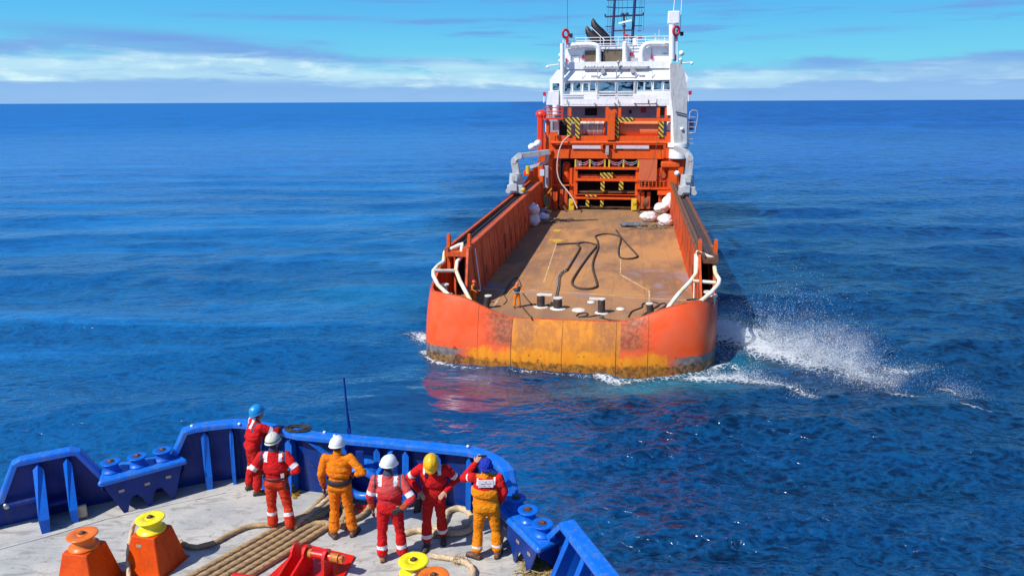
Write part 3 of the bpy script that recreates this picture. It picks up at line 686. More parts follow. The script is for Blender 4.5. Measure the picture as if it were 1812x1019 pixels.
# ------------------------------------------------------------------ ropes
def ropemat(name, c1, c2, c3):
    m, t, b = newmat(name); co = t.coord(); a = t.node('ShaderNodeAttribute', attribute_name='lay').outputs['Fac']
    n = t.noise(co, 9, 5, .6); c = t.mix(t.sm(n, .35, .65), c1, c2); c = t.mix(t.sm(t.noise(co, 45, 3, .7), .45, .7, 0, .7), c, c3)
    t.put(b.inputs['Base Color'], c); b.inputs['Roughness'].default_value = .85; t.put(b.inputs['Normal'], t.bump(t.noise(co, 160, 2, .5), .5, .004)); return m
HAWS = ropemat('worn_hawser', (.46, .31, .15), (.34, .22, .11), (.15, .095, .05))
HAWS2 = ropemat('pale_hawser', (.66, .52, .33), (.52, .38, .23), (.26, .17, .10))
LINE = ropemat('dark_line', (.05, .04, .035), (.035, .03, .028), (.02, .016, .014))
def rope(name, pts, r, m, label, cat='rope', group=None, pitch=.13, strands=4, step=.014, n=16, wiggle=0):
    P = resample(spline(pts, .04), step)
    f = lambda i, j, t_: 1 - .14 + .24 * abs(math.sin(2 * t_ + i * step / .15 * math.pi))
    mb = MB(); mb.tube(P, r, n, rfun=f, smooth=True)
    c = P[len(P) // 2]; base = empty('x', c) if False else None
    o = mb.build(name, m, fix=False); tag(o, label, cat, group); return o
rh = .049
def g(px, py, h=0, r=rh): p = OD(px, py, r + h); return p
# flaked hawser: one long rope laid back and forth
T0, T1, B0, B1 = OD(377, 997, rh), OD(478, 941, rh), OD(463, 1004, rh), OD(578, 934, rh)
def lane(k, u): return (T0.lerp(B0, k / 5)) + ((T1.lerp(B1, k / 5)) - (T0.lerp(B0, k / 5))) * u
def gz(a, b, h=0): return OD(a, b, rh + h)
flk = [lane(0, -.9), lane(0, 0), lane(0, 1), gz(520, 921), gz(548, 905), gz(566, 886), gz(584, 866, .02), gz(604, 858, .03), gz(613, 868, .02), gz(600, 884), gz(580, 896), gz(556, 912), lane(1, 1.2), lane(1, .6), lane(1, -.9), lane(1.5, -1.3), lane(2, -.9), lane(2, .5), lane(2, 1.2),
       gz(572, 910), gz(596, 896, .02), gz(622, 880, .05), gz(640, 872, .04), gz(653, 880, .02), gz(654, 896), gz(640, 912), gz(616, 922), gz(590, 926), lane(3, 1.15), lane(3, .5), lane(3, -.9), lane(3.5, -1.3), lane(4, -.9), lane(4, .5), lane(4, 1.1), gz(586, 930), gz(604, 921, .03), gz(612, 905, .08), gz(606, 893, .09), gz(594, 896, .07), gz(590, 910, .06), gz(598, 926, .06), gz(612, 930, .02), lane(5, 1.1), lane(5, .4), lane(5, -.9)]
rope('mooring_hawser', flk, rh, HAWS, 'thick tan hawser flaked in parallel runs across the grey foredeck', 'rope')
rope('mooring_hawser', [gz(520, 932, .075), gz(534, 919, .06), gz(548, 912, .03), gz(560, 900, .03), gz(578, 884, .06), gz(592, 874, .07), gz(600, 866, .06), gz(612, 862, .02), gz(630, 866), gz(646, 872), gz(660, 884)], rh * .95, HAWS2, 'short pale rope crossing on top of the hawser bundle beside the orange-clad man', 'rope')
rope('mooring_hawser', [g(*p) for p in ((318, 958), (332, 965), (350, 967), (380, 959), (410, 943), (440, 931), (470, 928), (495, 929), (512, 920), (528, 915), (542, 920), (556, 917))], .04, HAWS, 'single tan rope curving from the orange pedestal to the crewman with hands on hips', 'rope')
rope('mooring_hawser', [g(236, 1060), g(229, 1024, .04), g(227, 1005, .1), g(227, 985, .20), g(229, 962, .36), g(233, 941, .52), g(238, 925, .66), g(246, 918, .69)], .033, HAWS2, 'pale rope hanging down the side of the pedestal with the yellow roller', 'rope')
rope('mooring_hawser', [g(*z4(*p)) for p in ((380, 705), (430, 690), (500, 672), (560, 676), (660, 650), (705, 600), (735, 535), (790, 508), (850, 512), (905, 555), (930, 615), (905, 665), (850, 688), (780, 696), (700, 692), (640, 690), (600, 668), (700, 668), (800, 662), (870, 640), (905, 600))], .05, HAWS2, 'pale hawser lying in an open eye loop beside the bulwark brackets', 'rope')
rope('mooring_hawser', [g(*z4(*p), 0, .015) for p in ((560, 720), (660, 725), (760, 715), (850, 698), (935, 672), (960, 640))], .018, HAWS, 'thin brown line lying under the pale eye loop of the hawser', 'rope')
rope('mooring_hawser', [g(*z4(*p)) for p in ((600, 862), (640, 868), (700, 876), (760, 885), (800, 898), (860, 912), (905, 940), (928, 975), (922, 1015), (880, 1050), (820, 1090))], .042, HAWS2, 'pale hawser end curling beside the man in yellow helmet, frayed at a knot', 'rope')
rope('mooring_hawser', [g(*z4(*p), h) for p, h in (((440, 1120), .2), ((470, 1030), .62), ((500, 985), .70), ((535, 945), .72), ((560, 905), .74))], .03, HAWS2, 'pale rope riding over the yellow roller in front of the helmeted men', 'rope')
def frays(name, c, n, L, r, m, label, flat=False, seed=1, spread=.05):
    rg = random.Random(seed); mb = MB()
    for _ in range(n):
        a = rg.uniform(0, 6.28); e = rg.uniform(-.1, .9) if not flat else rg.uniform(0, .35); l = L * rg.uniform(.5, 1)
        p = c + Vector((rg.gauss(0, spread), rg.gauss(0, spread), abs(rg.gauss(0, .02)))); d = Vector((math.cos(a) * math.cos(e), math.sin(a) * math.cos(e), math.sin(e)))
        q = [p, p + d * l * .5 + Vector((0, 0, .01)), p + d * l + Vector((rg.gauss(0, .02), rg.gauss(0, .02), -.03 if not flat else -.01))]
        mb.tube(q, r, 4)
    o = mb.build(name, m, fix=False); tag(o, label, 'rope'); return o
frays('frayed_rope_end', g(*z4(800, 895)), 60, .13, .004, HAWS2, 'frayed strands bristling from the knot in the pale hawser end')
frays('frayed_rope_pile', OD(*z5(870, 985), .03), 500, .30, .006, ropemat('straw_rope', (.48, .36, .13), (.30, .22, .09), (.12, .09, .04)), 'straw coloured pile of frayed rope beside the starboard bulwark', True, 4, .16)
# black line coiled on the cap rail, its end hanging inboard
cp = OD(*z2(695, 262), 1.225); pts = []
rg = random.Random(9)
for k in range(150):
    a = k * .42; rr_ = .19 + .05 * math.sin(k * .37) + rg.uniform(-.01, .01); pts.append(cp + Vector((rr_ * math.cos(a) * 1.05, rr_ * math.sin(a) * .62, .012 + .02 * (k / 150) + .01 * math.sin(k))))
e0 = pts[-1]; pts += [OD(*z2(665, 300), 1.1), OD(*z2(680, 350), .85), OD(*z2(720, 400), .7), OD(*z2(745, 430), .6), OD(*z2(775, 452), .55)]
mb = MB(); mb.tube(spline(pts, .05), .008, 6); mb.tube(spline([cp + Vector((.15, -.1, .01)), OD(*z2(722, 300), 1.12), OD(*z2(718, 360), .85), OD(*z2(716, 420), .6)], .05), .007, 6)
tag(mb.build('heaving_line', LINE, fix=False), 'black heaving line coiled on top of the blue bulwark', 'rope')
# slings and shackles by the orange-clad man
c = OD(632, 902, .05); mb = MB()
mb.tube(spline([c + Vector(v) for v in ((-.12, .05, 0), (.0, .10, .03), (.12, .04, .0), (.08, -.06, .02), (-.04, -.03, .05), (.02, .05, .04), (.16, .12, 0))], .03), .022, 8)
tag(mb.build('lifting_sling', REDP, fix=False), 'short red sling lying in the hawser loops behind the man in orange', 'sling')
mb = MB(); pts = [OD(*z2(690, 540), .02), OD(*z2(660, 560), .02), OD(*z2(655, 575), .02), OD(*z2(700, 560), .02), OD(*z2(712, 545), .02), OD(*z2(690, 535), .02)]; mb.tube(spline(pts, .03), .012, 6)
tag(mb.build('heaving_line', LINE, fix=False), 'short black line lying on deck at the foot of the bulwark', 'rope')
# ------------------------------------------------------------------ people
def loft_prim(mb, rings, n=20, m=0):               # rings: (centre, rx, ry[, xdir])
    rows = []
    for r in rings:
        c = Vector(r[0]); xd = Vector(r[3]).normalized() if len(r) > 3 else Vector((1, 0, 0)); zd = Vector(r[4]).normalized() if len(r) > 4 else Vector((0, 0, 1)); yd = zd.cross(xd)
        rows.append([c + xd * (r[1] * math.cos(2 * math.pi * k / n)) + yd * (r[2] * math.sin(2 * math.pi * k / n)) for k in range(n)])
    mb.grid(rows, m, closed=True); mb.add(rows[0] + rows[-1], [tuple(range(n - 1, -1, -1)), tuple(range(n, 2 * n))], m)
def capsule(mb, a, b, r0, r1, n=14):
    a = Vector(a); b = Vector(b); d = (b - a); L = d.length; d.normalize(); x = d.orthogonal().normalized(); y = d.cross(x); rows = []
    for k in range(5):
        t_ = math.pi / 2 * (k + .15) / 5 - math.pi / 2; rows.append((a + d * (r0 * math.sin(t_)), r0 * math.cos(t_)))
    for k in range(1, 5): rows.append((a.lerp(b, k / 5), r0 + (r1 - r0) * k / 5))
    for k in range(5):
        t_ = math.pi / 2 * k / 5; rows.append((b + d * (r1 * math.sin(t_)), max(.002, r1 * math.cos(t_))))
    R_ = [[c + x * (r * math.cos(2 * math.pi * j / n)) + y * (r * math.sin(2 * math.pi * j / n)) for j in range(n)] for c, r in rows]
    mb.grid(R_, closed=True); mb.add(R_[0] + R_[-1], [tuple(range(n - 1, -1, -1)), tuple(range(n, 2 * n))])
def remeshed(mb, voxel, smooth=3, fold=0.0, fscale=9.0, seed=0.0):
    me = bpy.data.meshes.new('tmp'); me.from_pydata([tuple(v) for v in mb.v], [], mb.f)
    bm = bmesh.new(); bm.from_mesh(me); bmesh.ops.recalc_face_normals(bm, faces=bm.faces[:]); bm.to_mesh(me); bm.free()
    o = bpy.data.objects.new('tmp', me); COL.objects.link(o)
    r = o.modifiers.new('r', 'REMESH'); r.mode = 'VOXEL'; r.voxel_size = voxel; r.use_smooth_shade = True
    if smooth: s_ = o.modifiers.new('s', 'SMOOTH'); s_.iterations = smooth; s_.factor = .6
    dg = bpy.context.evaluated_depsgraph_get(); me2 = bpy.data.meshes.new_from_object(o.evaluated_get(dg))
    bpy.data.objects.remove(o); bpy.data.meshes.remove(me)
    if fold:
        n = len(me2.vertices); co = np.empty(n * 3, dtype=np.float32); no = np.empty(n * 3, dtype=np.float32)
        me2.vertices.foreach_get('co', co); me2.vertices.foreach_get('normal', no); co = co.reshape(-1, 3); no = no.reshape(-1, 3)
        d = np.array([mnoise.noise(Vector((c[0] * fscale + seed, c[1] * fscale, c[2] * fscale * 1.7))) * .65 + .5 * (.5 - abs(mnoise.noise(Vector((c[0] * fscale * 1.6 + 9, c[1] * fscale * 1.6 + seed, c[2] * fscale * 2.6))))) for c in co], dtype=np.float32)
        co += no * d[:, None] * fold; me2.vertices.foreach_set('co', co.ravel()); me2.update()
    return me2
def fabric(name, col, col2, grime=(.10, .05, .04), gamt=.35, fade=None):
    m, t, b = newmat(name); co = t.coord(); n1 = t.noise(co, 3.2, 5, .6); n2 = t.noise(co, 26, 5, .6, .4); xyz = t.xyz(co)
    c = t.mix(t.sm(n1, .4, .65), col, col2)
    if fade: c = t.mix(t.mul(t.sm(xyz[2], 1.18, 1.36), .85), c, fade)
    c = t.mix(t.mul(t.sm(t.noise(co, 5.5, 6, .7, .6), .54, .70), gamt), c, grime)
    t.put(b.inputs['Base Color'], c); b.inputs['Roughness'].default_value = .92; b.inputs['Specular IOR Level'].default_value = .2
    t.put(b.inputs['Normal'], t.bump(t.addv(t.mul(t.noise(t.mapv(co, (1, 1, 1.9)), 16, 4, .55, 1.2), 1.0), t.mul(n2, .35)), .95, .032)); return m
SKIN = mat('skin', (.50, .27, .18), .5, col2=(.42, .20, .13), scale=10, amt=.4, spec=.3)
HAIR = mat('dark_hair', (.03, .022, .018), .7)
F_RED = fabric('red_coverall_cloth', (.62, .012, .014), (.52, .010, .012), (.22, .02, .02))
F_REDF = fabric('faded_red_coverall_cloth', (.62, .035, .040), (.55, .020, .025), (.22, .03, .03), .3, fade=(.60, .095, .085))
F_RED2 = fabric('dirty_red_coverall_cloth', (.58, .016, .014), (.48, .012, .010), (.18, .03, .025), .5)
F_ORR = fabric('orange_red_trouser_cloth', (.66, .055, .018), (.56, .035, .012), (.20, .03, .02), .4)
F_ORG = fabric('orange_coverall_cloth', (.82, .22, .008), (.74, .17, .006), (.30, .08, .02), .35)
F_AMB = fabric('amber_coverall_cloth', (.84, .27, .006), (.78, .21, .005), (.35, .12, .02), .35)
F_CUFF = fabric('grimy_orange_cuff_cloth', (.55, .10, .03), (.38, .06, .02), (.10, .03, .02), .6)
REFL = mat('reflective_tape', (.80, .80, .80), .45, col2=(.55, .52, .5), scale=14, amt=.6, spec=.5)
NAVY = mat('navy_collar_cloth', (.05, .06, .10), .9, spec=.2)
BOOTB = mat('brown_boot_leather', (.16, .075, .04), .6, col2=(.09, .045, .03), scale=14, amt=.7, bump=.3, bscale=30)
BOOTD = mat('dark_boot_leather', (.055, .038, .03), .6, col2=(.11, .07, .05), scale=14, amt=.6, bump=.3, bscale=30)
BOOTT = mat('tan_boot_leather', (.30, .13, .055), .6, col2=(.18, .08, .04), scale=14, amt=.6, bump=.3, bscale=30)
GLVB = mat('black_glove', (.02, .02, .022), .75, bump=.4, bscale=60)
GLVG = mat('green_glove', (.035, .09, .02), .8, bump=.4, bscale=60)
GLVY = mat('yellow_glove', (.62, .44, .02), .7, col2=(.3, .2, .02), scale=30, amt=.6)
H_WHITE = mat('white_helmet', (.84, .84, .82), .32, col2=(.7, .69, .66), scale=9, amt=.5)
H_CREAM = mat('cream_helmet', (.72, .70, .56), .4, col2=(.5, .46, .32), scale=12, amt=.7)
H_BLUE = mat('blue_helmet', (.01, .26, .62), .3, col2=(.01, .2, .5), scale=9, amt=.5)
H_YEL = mat('yellow_helmet', (.85, .47, .005), .3, col2=(.75, .38, .01), scale=9, amt=.5)
H_ORG = mat('orange_helmet', (.75, .10, .03), .4)
BLUECL = fabric('blue_scarf_cloth', (.02, .045, .42), (.015, .03, .30), (.01, .01, .1), .3)
BELT = mat('black_belt', (.018, .018, .02), .6, bump=.3, bscale=40)
YSH = fabric('yellow_shirt_cloth', (.80, .50, .02), (.7, .4, .02))
VEST = mat('dark_life_vest', (.03, .035, .06), .7, bump=.3, bscale=20)
def hand(mb, w, d, n, L=.185, side=1, curl=.25, spread=.10, r=.0095, fr=True):
    """palm + four fingers + thumb. w wrist, d direction, n palm normal, side=+1 thumb along +x'"""
    w = Vector(w); d = Vector(d).normalized(); n = Vector(n); n = (n - d * n.dot(d)).normalized(); x = d.cross(n).normalized() * side
    pl = L * .5
    loft_prim(mb, [(w - d * .02, .026, .020, x, d), (w + d * .01, .030, .019, x, d), (w + d * pl * .6, .042, .017, x, d), (w + d * pl, .042, .014, x, d)], 14)
    for k, (o, l) in enumerate(((.031, .070), (.011, .080), (-.010, .074), (-.030, .058))):
        b = w + d * (pl - .012) + x * o; dd = (d + x * (o * spread * 22 * .1)).normalized()
        p1 = b + dd * (l * .45); d2 = (dd * math.cos(curl) + n * math.sin(curl)).normalized(); p2 = p1 + d2 * (l * .33); d3 = (dd * math.cos(curl * 2) + n * math.sin(curl * 2)).normalized(); p3 = p2 + d3 * (l * .3)
        mb.tube([b, p1, p2, p3], [r, r * .98, r * .92, r * .75], 8)
    b = w + d * .02 + x * .028; td = (d * .6 + x * .75 + n * .25).normalized(); p1 = b + td * .040; t2 = (d * .85 + x * .35 + n * .3).normalized(); p2 = p1 + t2 * .03
    mb.tube([w + d * .01 + x * .012, b, p1, p2], [.014, .014, .0115, .008], 8)
def make_helmet(parent, c, yaw, tilt, m, roll=0.0, s=1.0, band=None):
    M = Matrix.Translation(c) @ Matrix.Rotation(yaw, 4, 'Z') @ Matrix.Rotation(-tilt, 4, 'X') @ Matrix.Rotation(roll, 4, 'Y')
    mb = MB(); n = 36; rows = []
    for k in range(11):
        ph = math.pi / 2 * k / 10
        row = []
        for j in range(n):
            a = 2 * math.pi * j / n; rr_ = math.cos(ph) ** .8 if k < 10 else 0.0
            x = .118 * s * rr_ * math.cos(a); y = .142 * s * rr_ * math.sin(a); z = .135 * s * math.sin(ph)
            z += .012 * s * max(0, math.cos(a * 1.0)) * 0 + (.010 * s if abs(x) < .028 * s and k > 2 else 0)
            row.append(Vector((x, y, z)))
        rows.append(row)
    mb.grid([[M @ p for p in r] for r in rows], closed=True)
    rim = []
    for sc_, dz in ((1.0, .0), (1.0, -.006), (1.09, -.014), (1.09, -.008), (1.0, .006)):
        row = []
        for j in range(n):
            a = 2 * math.pi * j / n; fr = max(0, math.sin(a)) ** 3
            e = (sc_ - 1) * (1 + 2.6 * fr); row.append(M @ Vector((.118 * s * (1 + e) * math.cos(a), .142 * s * (1 + e) * math.sin(a), dz * s - .02 * fr * (sc_ - 1) * 8 * s)))
        rim.append(row)
    mb.grid(rim, closed=True)
    o = mb.build('helmet', m, parent, local=True)
    if band: 
        mb = MB(); mb.tube([M @ Vector((.122 * s * math.cos(a), .147 * s * math.sin(a), .028 * s)) for a in [2 * math.pi * k / 30 for k in range(30)]], .006, 6, closed=True); mb.build('helmet_strap', band, o, local=True)
    return o
def person(loc, yaw, label, P, cl, group='deck crew watching from the blue foredeck'):
    """P: pose dict in the person's frame (x right, y forward, z up). cl: clothes dict"""
    root = empty('person', loc, yaw, label=label, cat='person', group=group)
    sc = P.get('scale', 1.0)
    S = lambda v: Vector(v) * sc
    J = {k: S(v) for k, v in P['J'].items()}
    hy, ht, hr = P.get('head', (0, 0, 0))
    # torso
    pel, wai, che, nek = J['pelvis'], J['waist'], J['chest'], J['neck']
    shx = (J['shR'] - J['shL']).normalized(); hpx = (J['hipR'] - J['hipL']).normalized(); mx = (shx + hpx).normalized()
    fat = P.get('fat', 1.0) * 1.10
    def torso(mb, e=0.0):
        upw = (che - wai).normalized()
        loft_prim(mb, [(pel - Vector((0, 0, .10)) * sc, (.12 + e) * fat, (.095 + e) * fat, hpx), (pel, (.172 + e) * fat, (.125 + e) * fat, hpx), (pel.lerp(wai, .5), (.168 + e) * fat, (.122 + e) * fat, hpx), (wai, (.160 + e) * fat, (.115 + e) * fat, mx, upw), (wai.lerp(che, .5), (.175 + e) * fat, (.124 + e) * fat, mx, upw),
                       (che, (.192 + e), (.128 + e) * fat, shx, upw), (che.lerp(nek, .45), (.186 + e), (.110 + e), shx, upw), (che.lerp(nek, .78), (.135 + e), (.085 + e), shx, upw), (nek, (.068 + e), (.065 + e), shx, upw)], 24)
    def limbs(mb, e=0.0, wrist=True):
        for s_ in 'LR':
            sh, el, wr = J['sh' + s_], J['el' + s_], J['wr' + s_]
            capsule(mb, sh, el, .062 + e * 2, .052 + e * 2); capsule(mb, el, el.lerp(wr, 1.0 if wrist else .95), .053 + e * 2, .034 + e)
            capsule(mb, che.lerp(nek, .4), sh, .075 + e, .066 + e)
            hp, kn, an = J['hip' + s_], J['kn' + s_], J['an' + s_]
            capsule(mb, hp + Vector((0, 0, .02)), kn, (.096 + e) * fat, .066 + e); capsule(mb, kn, an, .067 + e, .048 + e)
    # body: head, neck, hands continuous through a slim core under the clothes
    mb = MB(); hc = J['head']; HM = Matrix.Translation(hc) @ Matrix.Rotation(hy, 4, 'Z') @ Matrix.Rotation(-ht, 4, 'X') @ Matrix.Rotation(hr, 4, 'Y')
    hd = MB()
    hd.ball((0, -.008, .025), 1, 18, sc=(.076, .096, .098)); hd.ball((0, .018, -.045), 1, 16, sc=(.058, .072, .070)); hd.ball((0, .045, -.085), 1, 12, sc=(.030, .034, .026))
    hd.tube([(0, .085, .012), (0, .104, -.02), (0, .112, -.038), (0, .092, -.046)], [.008, .012, .015, .010], 8); hd.ball((0, .072, .025), 1, 12, sc=(.052, .022, .013))
    hd.ball((0, .078, -.068), 1, 10, sc=(.026, .014, .010))
    for s_ in (-1, 1): hd.ball((s_ * .079, -.005, -.012), 1, 10, sc=(.010, .022, .032)); hd.ball((s_ * .045, .05, -.028), 1, 10, sc=(.022, .026, .02))
    mb.add([HM @ (Vector(v) * sc) for v in hd.v], hd.f)
    capsule(mb, nek - Vector((0, 0, .05)), HM @ Vector((0, -.012, -.05)), .058 * sc, .054 * sc); torso(mb, -.028); limbs(mb, -.018)
    for s_ in 'LR':
        d, n, cu, L_ = P['hand' + s_]; hand(mb, J['wr' + s_], d, n, side=P.get('th' + s_, 1 if s_ == 'L' else -1), curl=cu, L=.19 * sc)
    me = remeshed(mb, .0075 * P.get('vox', 1), 1); me.name = 'person'; me.materials.append(SKIN); me.materials.append(HAIR)
    b = bpy.data.objects.new('body', me); COL.objects.link(b); b.parent = root
    HMi = HM.inverted(); mi = np.zeros(len(me.polygons), dtype=np.int32)
    for k, f in enumerate(me.polygons):
        q = HMi @ f.center
        if q.length < .2 and q.z > -.06 and (q.y < -.012 and abs(q.x) < .085 or q.z > .05) and not (q.y > .06): mi[k] = 1
    me.polygons.foreach_set('material_index', mi)
    # eyes
    for s_ in (-1, 1):
        mb = MB(); mb.ball((0, 0, 0), .0125 * sc, 10, M=HM @ Matrix.Translation((s_ * .031 * sc, .083 * sc, .004 * sc))); mb.build('eye', EYE, b, local=True)
    # coverall
    mb = MB(); torso(mb, .004); limbs(mb, .006, False)
    for s_ in 'LR':      # bagging at cuffs and ankles
        kn, an = J['kn' + s_], J['an' + s_]; loc_ = kn.lerp(an, P.get('hem', .80)); capsule(mb, kn.lerp(an, .25), loc_, .080, .088)
        el, wr = J['el' + s_], J['wr' + s_]; capsule(mb, el.lerp(wr, .3), el.lerp(wr, .86), .056, .046)
        sh = J['sh' + s_]; capsule(mb, sh.lerp(el, .4), el, .062, .060)
        ca = J['kn' + s_]; capsule(mb, J['hip' + s_], ca, .098 * fat, .078)
    capsule(mb, nek + Vector((0, -.005, -.01)), nek + Vector((0, -.002, .035)), .078, .070)
    # seat and blouse over the belt
    capsule(mb, J['hipL'] + Vector((0, -.03, .02)), J['hipR'] + Vector((0, -.03, .02)), .10 * fat, .10 * fat)
    if P.get('blouse', 1): loft_prim(mb, [(wai.lerp(che, .15), .186 * fat, .145 * fat, mx), (wai.lerp(che, .35), .196 * fat, .150 * fat, mx), (wai.lerp(che, .8), .190 * fat, .140 * fat, mx)], 24)
    me = remeshed(mb, .0125 * P.get('vox', 1), 2, .017, 9.5, seed=loc[0] * 3)
    mats = cl['mats']; me.name = 'coverall'
    for q in mats: me.materials.append(q)
    fn = cl['paint']; bones = {}
    segs = []
    for s_ in 'LR':
        segs += [('ua' + s_, J['sh' + s_], J['el' + s_]), ('fa' + s_, J['el' + s_], J['wr' + s_]), ('th' + s_, J['hip' + s_], J['kn' + s_]), ('shin' + s_, J['kn' + s_], J['an' + s_])]
    segs += [('tor', pel, che), ('tor2', che, nek)]
    n = len(me.polygons); cc_ = np.empty(n * 3, dtype=np.float32); me.polygons.foreach_get('center', cc_); cc_ = cc_.reshape(-1, 3)
    D_ = []; T_ = []
    for nm, a, b2 in segs:
        a_ = np.array(a); ab = np.array(b2) - a_; tt = ((cc_ - a_) @ ab) / (ab @ ab); cl_ = np.clip(tt, 0, 1); dd = np.linalg.norm(cc_ - a_ - cl_[:, None] * ab, axis=1)
        if nm in ('tor', 'tor2'): dd = dd - .10
        else: dd = dd - .03
        D_.append(dd); T_.append(tt)
    D_ = np.array(D_); T_ = np.array(T_); k = D_.argmin(0); mi = np.zeros(n, dtype=np.int32)
    for i in range(n):
        c = cc_[i]; mi[i] = fn(segs[k[i]][0], float(T_[k[i], i]), c[0] / sc, c[1] / sc, c[2] / sc)
    me.polygons.foreach_set('material_index', mi)
    o = bpy.data.objects.new('coverall', me); COL.objects.link(o); o.parent = root
    # boots
    for s_ in 'LR':
        an, to = J['an' + s_], J['toe' + s_]; mb = MB(); f = (to - an); f.z = 0; f.normalize(); sd = Vector((f.y, -f.x, 0))
        up = Vector((0, 0, 1)); kn = J['kn' + s_]
        capsule(mb, an.lerp(kn, .30), an + up * .0, .062, .060)
        z0 = 0.0
        loft_prim(mb, [(an - f * .075 + up * (.04 - an.z), .035, .035, sd, f), (an - f * .05 + up * (.045 - an.z), .044, .042, sd, f), (an + f * .03 + up * (.055 - an.z), .046, .050, sd, f), (an + f * .10 + up * (.045 - an.z), .050, .042, sd, f), (an + f * .16 + up * (.038 - an.z), .048, .034, sd, f), (an + f * .20 + up * (.032 - an.z), .028, .022, sd, f)], 16)
        me = remeshed(mb, .009, 2, .004, 22); me.name = 'boot'; me.materials.append(cl['boot'])
        bo = bpy.data.objects.new('boot', me); COL.objects.link(bo); bo.parent = root
        mb = MB(); ol = [(-.085, .0), (-.06, .038), (.0, .040), (.06, .046), (.13, .052), (.19, .040), (.212, .0), (.19, -.04), (.13, -.05), (.06, -.042), (0, -.038), (-.06, -.036)]
        gz = an * 1.0; gz.z = .014; mb.plate([gz + f * a + sd * b_ for a, b_ in ol], up, .028); mb.build('sole', BLACKM, bo, local=True)
    if cl.get('helmet'): make_helmet(root, HM @ Vector((0, -.004, .045)) , hy, ht, cl['helmet'], hr, sc, cl.get('band'))
    if cl.get('belt'):
        w_ = cl['belt']; mb = MB(); q = pel.lerp(wai, .42); up = (wai - pel).normalized(); rows = []
        for dz, e in ((-w_ / 2, .004), (-w_ / 2 + .008, .014), (w_ / 2 - .008, .014), (w_ / 2, .004)):
            rows.append([q + up * dz + hpx * ((.178 * fat + e) * math.cos(a)) + hpx.cross(up) * -((.138 * fat + e) * math.sin(a)) + Vector((0, -.006, 0)) for a in [2 * math.pi * j / 36 for j in range(36)]])
        mb.grid(rows, closed=True); mb.build('belt', BELT, root, local=True)
    for s_ in 'LR':
        if cl.get('glove' + s_):
            mb = MB(); d, n_, cu, L_ = P['hand' + s_]; w0 = J['wr' + s_]; hand(mb, w0, d, n_, side=P.get('th' + s_, 1 if s_ == 'L' else -1), curl=cu, L=.205 * sc, r=.0135); dd = Vector(d).normalized()
            capsule(mb, w0 - dd * .05, w0 + dd * .03, .040, .034)
            loft_prim(mb, [(w0 + dd * .0, .036, .027, dd.cross(Vector(n_)), dd), (w0 + dd * .09, .052, .024, dd.cross(Vector(n_)), dd)], 14)
            me = remeshed(mb, .008, 1); me.name = 'glove'; me.materials.append(cl['glove' + s_]); gl = bpy.data.objects.new('glove', me); COL.objects.link(gl); gl.parent = root
    for ex in cl.get('extra', []): ex(root, J, HM)
    return root
EYE = mat('eye', (.6, .6, .6), .2)
def J0(**k):
    j = dict(pelvis=(0, 0, .98), waist=(0, .01, 1.12), chest=(0, 0, 1.32), neck=(0, -.01, 1.50), head=(0, .015, 1.635), hipL=(-.09, 0, .93), hipR=(.09, 0, .93), knL=(-.12, .03, .52), knR=(.12, .03, .52), anL=(-.13, -.02, .10), anR=(.13, -.02, .10),
             toeL=(-.17, .15, .03), toeR=(.17, .15, .03), shL=(-.19, -.01, 1.435), shR=(.19, -.01, 1.435), elL=(-.25, -.03, 1.16), elR=(.25, -.03, 1.16), wrL=(-.25, .06, .92), wrR=(.25, .06, .92))
    j.update(k); return j
# coverall painters: slots 0 main, 1 tape, 2 trousers, 3 cuff, 4 navy
def paint_red(kn=(.42, .58), ua=(.62, .82), patch=True, sh=(.09, .15), front=False, cuff=True, hemcuff=False, under=.17):
    def f(seg, t_, x, y, z):
        if seg.startswith('ua') and ua[0] < t_ < ua[1]: return 1
        if seg.startswith('fa'): return 3 if cuff and t_ > .45 else 0
        if seg.startswith('shin'): return 1 if kn[0] < t_ < kn[1] else 2
        if seg.startswith('th'): return 2
        if seg in ('tor', 'tor2') or seg.startswith('ua'):
            if z > 1.36 and sh[0] < abs(x) < sh[1] and (y > -.2): return 1
            if z > 1.30 and under < abs(x) < under + .035 and seg != 'ua' and t_ < 2 and y < .3 and not front: return 4
            if z > 1.515: return 4
            if z < 1.03: return 2
        return 0
    return f
def feet(px, py, r=0): p = OD(px, py, 0); return (p.x, p.y, DZ)
def glove_bundle(m1, m2, off):
    def f(root, J, HM):
        c = Vector(off); mb = MB()
        capsule(mb, c, c + Vector((.0, 0, -.09)), .04, .045); hand(mb, c + Vector((0, 0, -.08)), (.05, 0, -1), (0, 1, 0), curl=.4, r=.013); hand(mb, c + Vector((.02, .03, -.07)), (.2, .1, -1), (0, 1, 0), curl=.5, r=.013)
        me = remeshed(mb, .009, 1, .004, 20); me.name = 'clipped_gloves'; me.materials.append(m1); me.materials.append(m2)
        for p in me.polygons: p.material_index = 1 if p.center.z < c.z - .10 else 0
        o = bpy.data.objects.new('clipped_glove', me); COL.objects.link(o); o.parent = root
    return f
def card(name, m, c, w_, h_, nrm, up=(0, 0, 1), th=.004, parent_label=None):
    def f(root, J, HM):
        n = Vector(nrm).normalized(); x = Vector(up).cross(n).normalized(); u = n.cross(x); c_ = Vector(c)
        mb = MB(); mb.plate([c_ + x * (a * w_ / 2) + u * (b * h_ / 2) for a, b in ((-1, -1), (1, -1), (1, 1), (-1, 1))], n, th); mb.build(name, m, root, local=True)
    return f
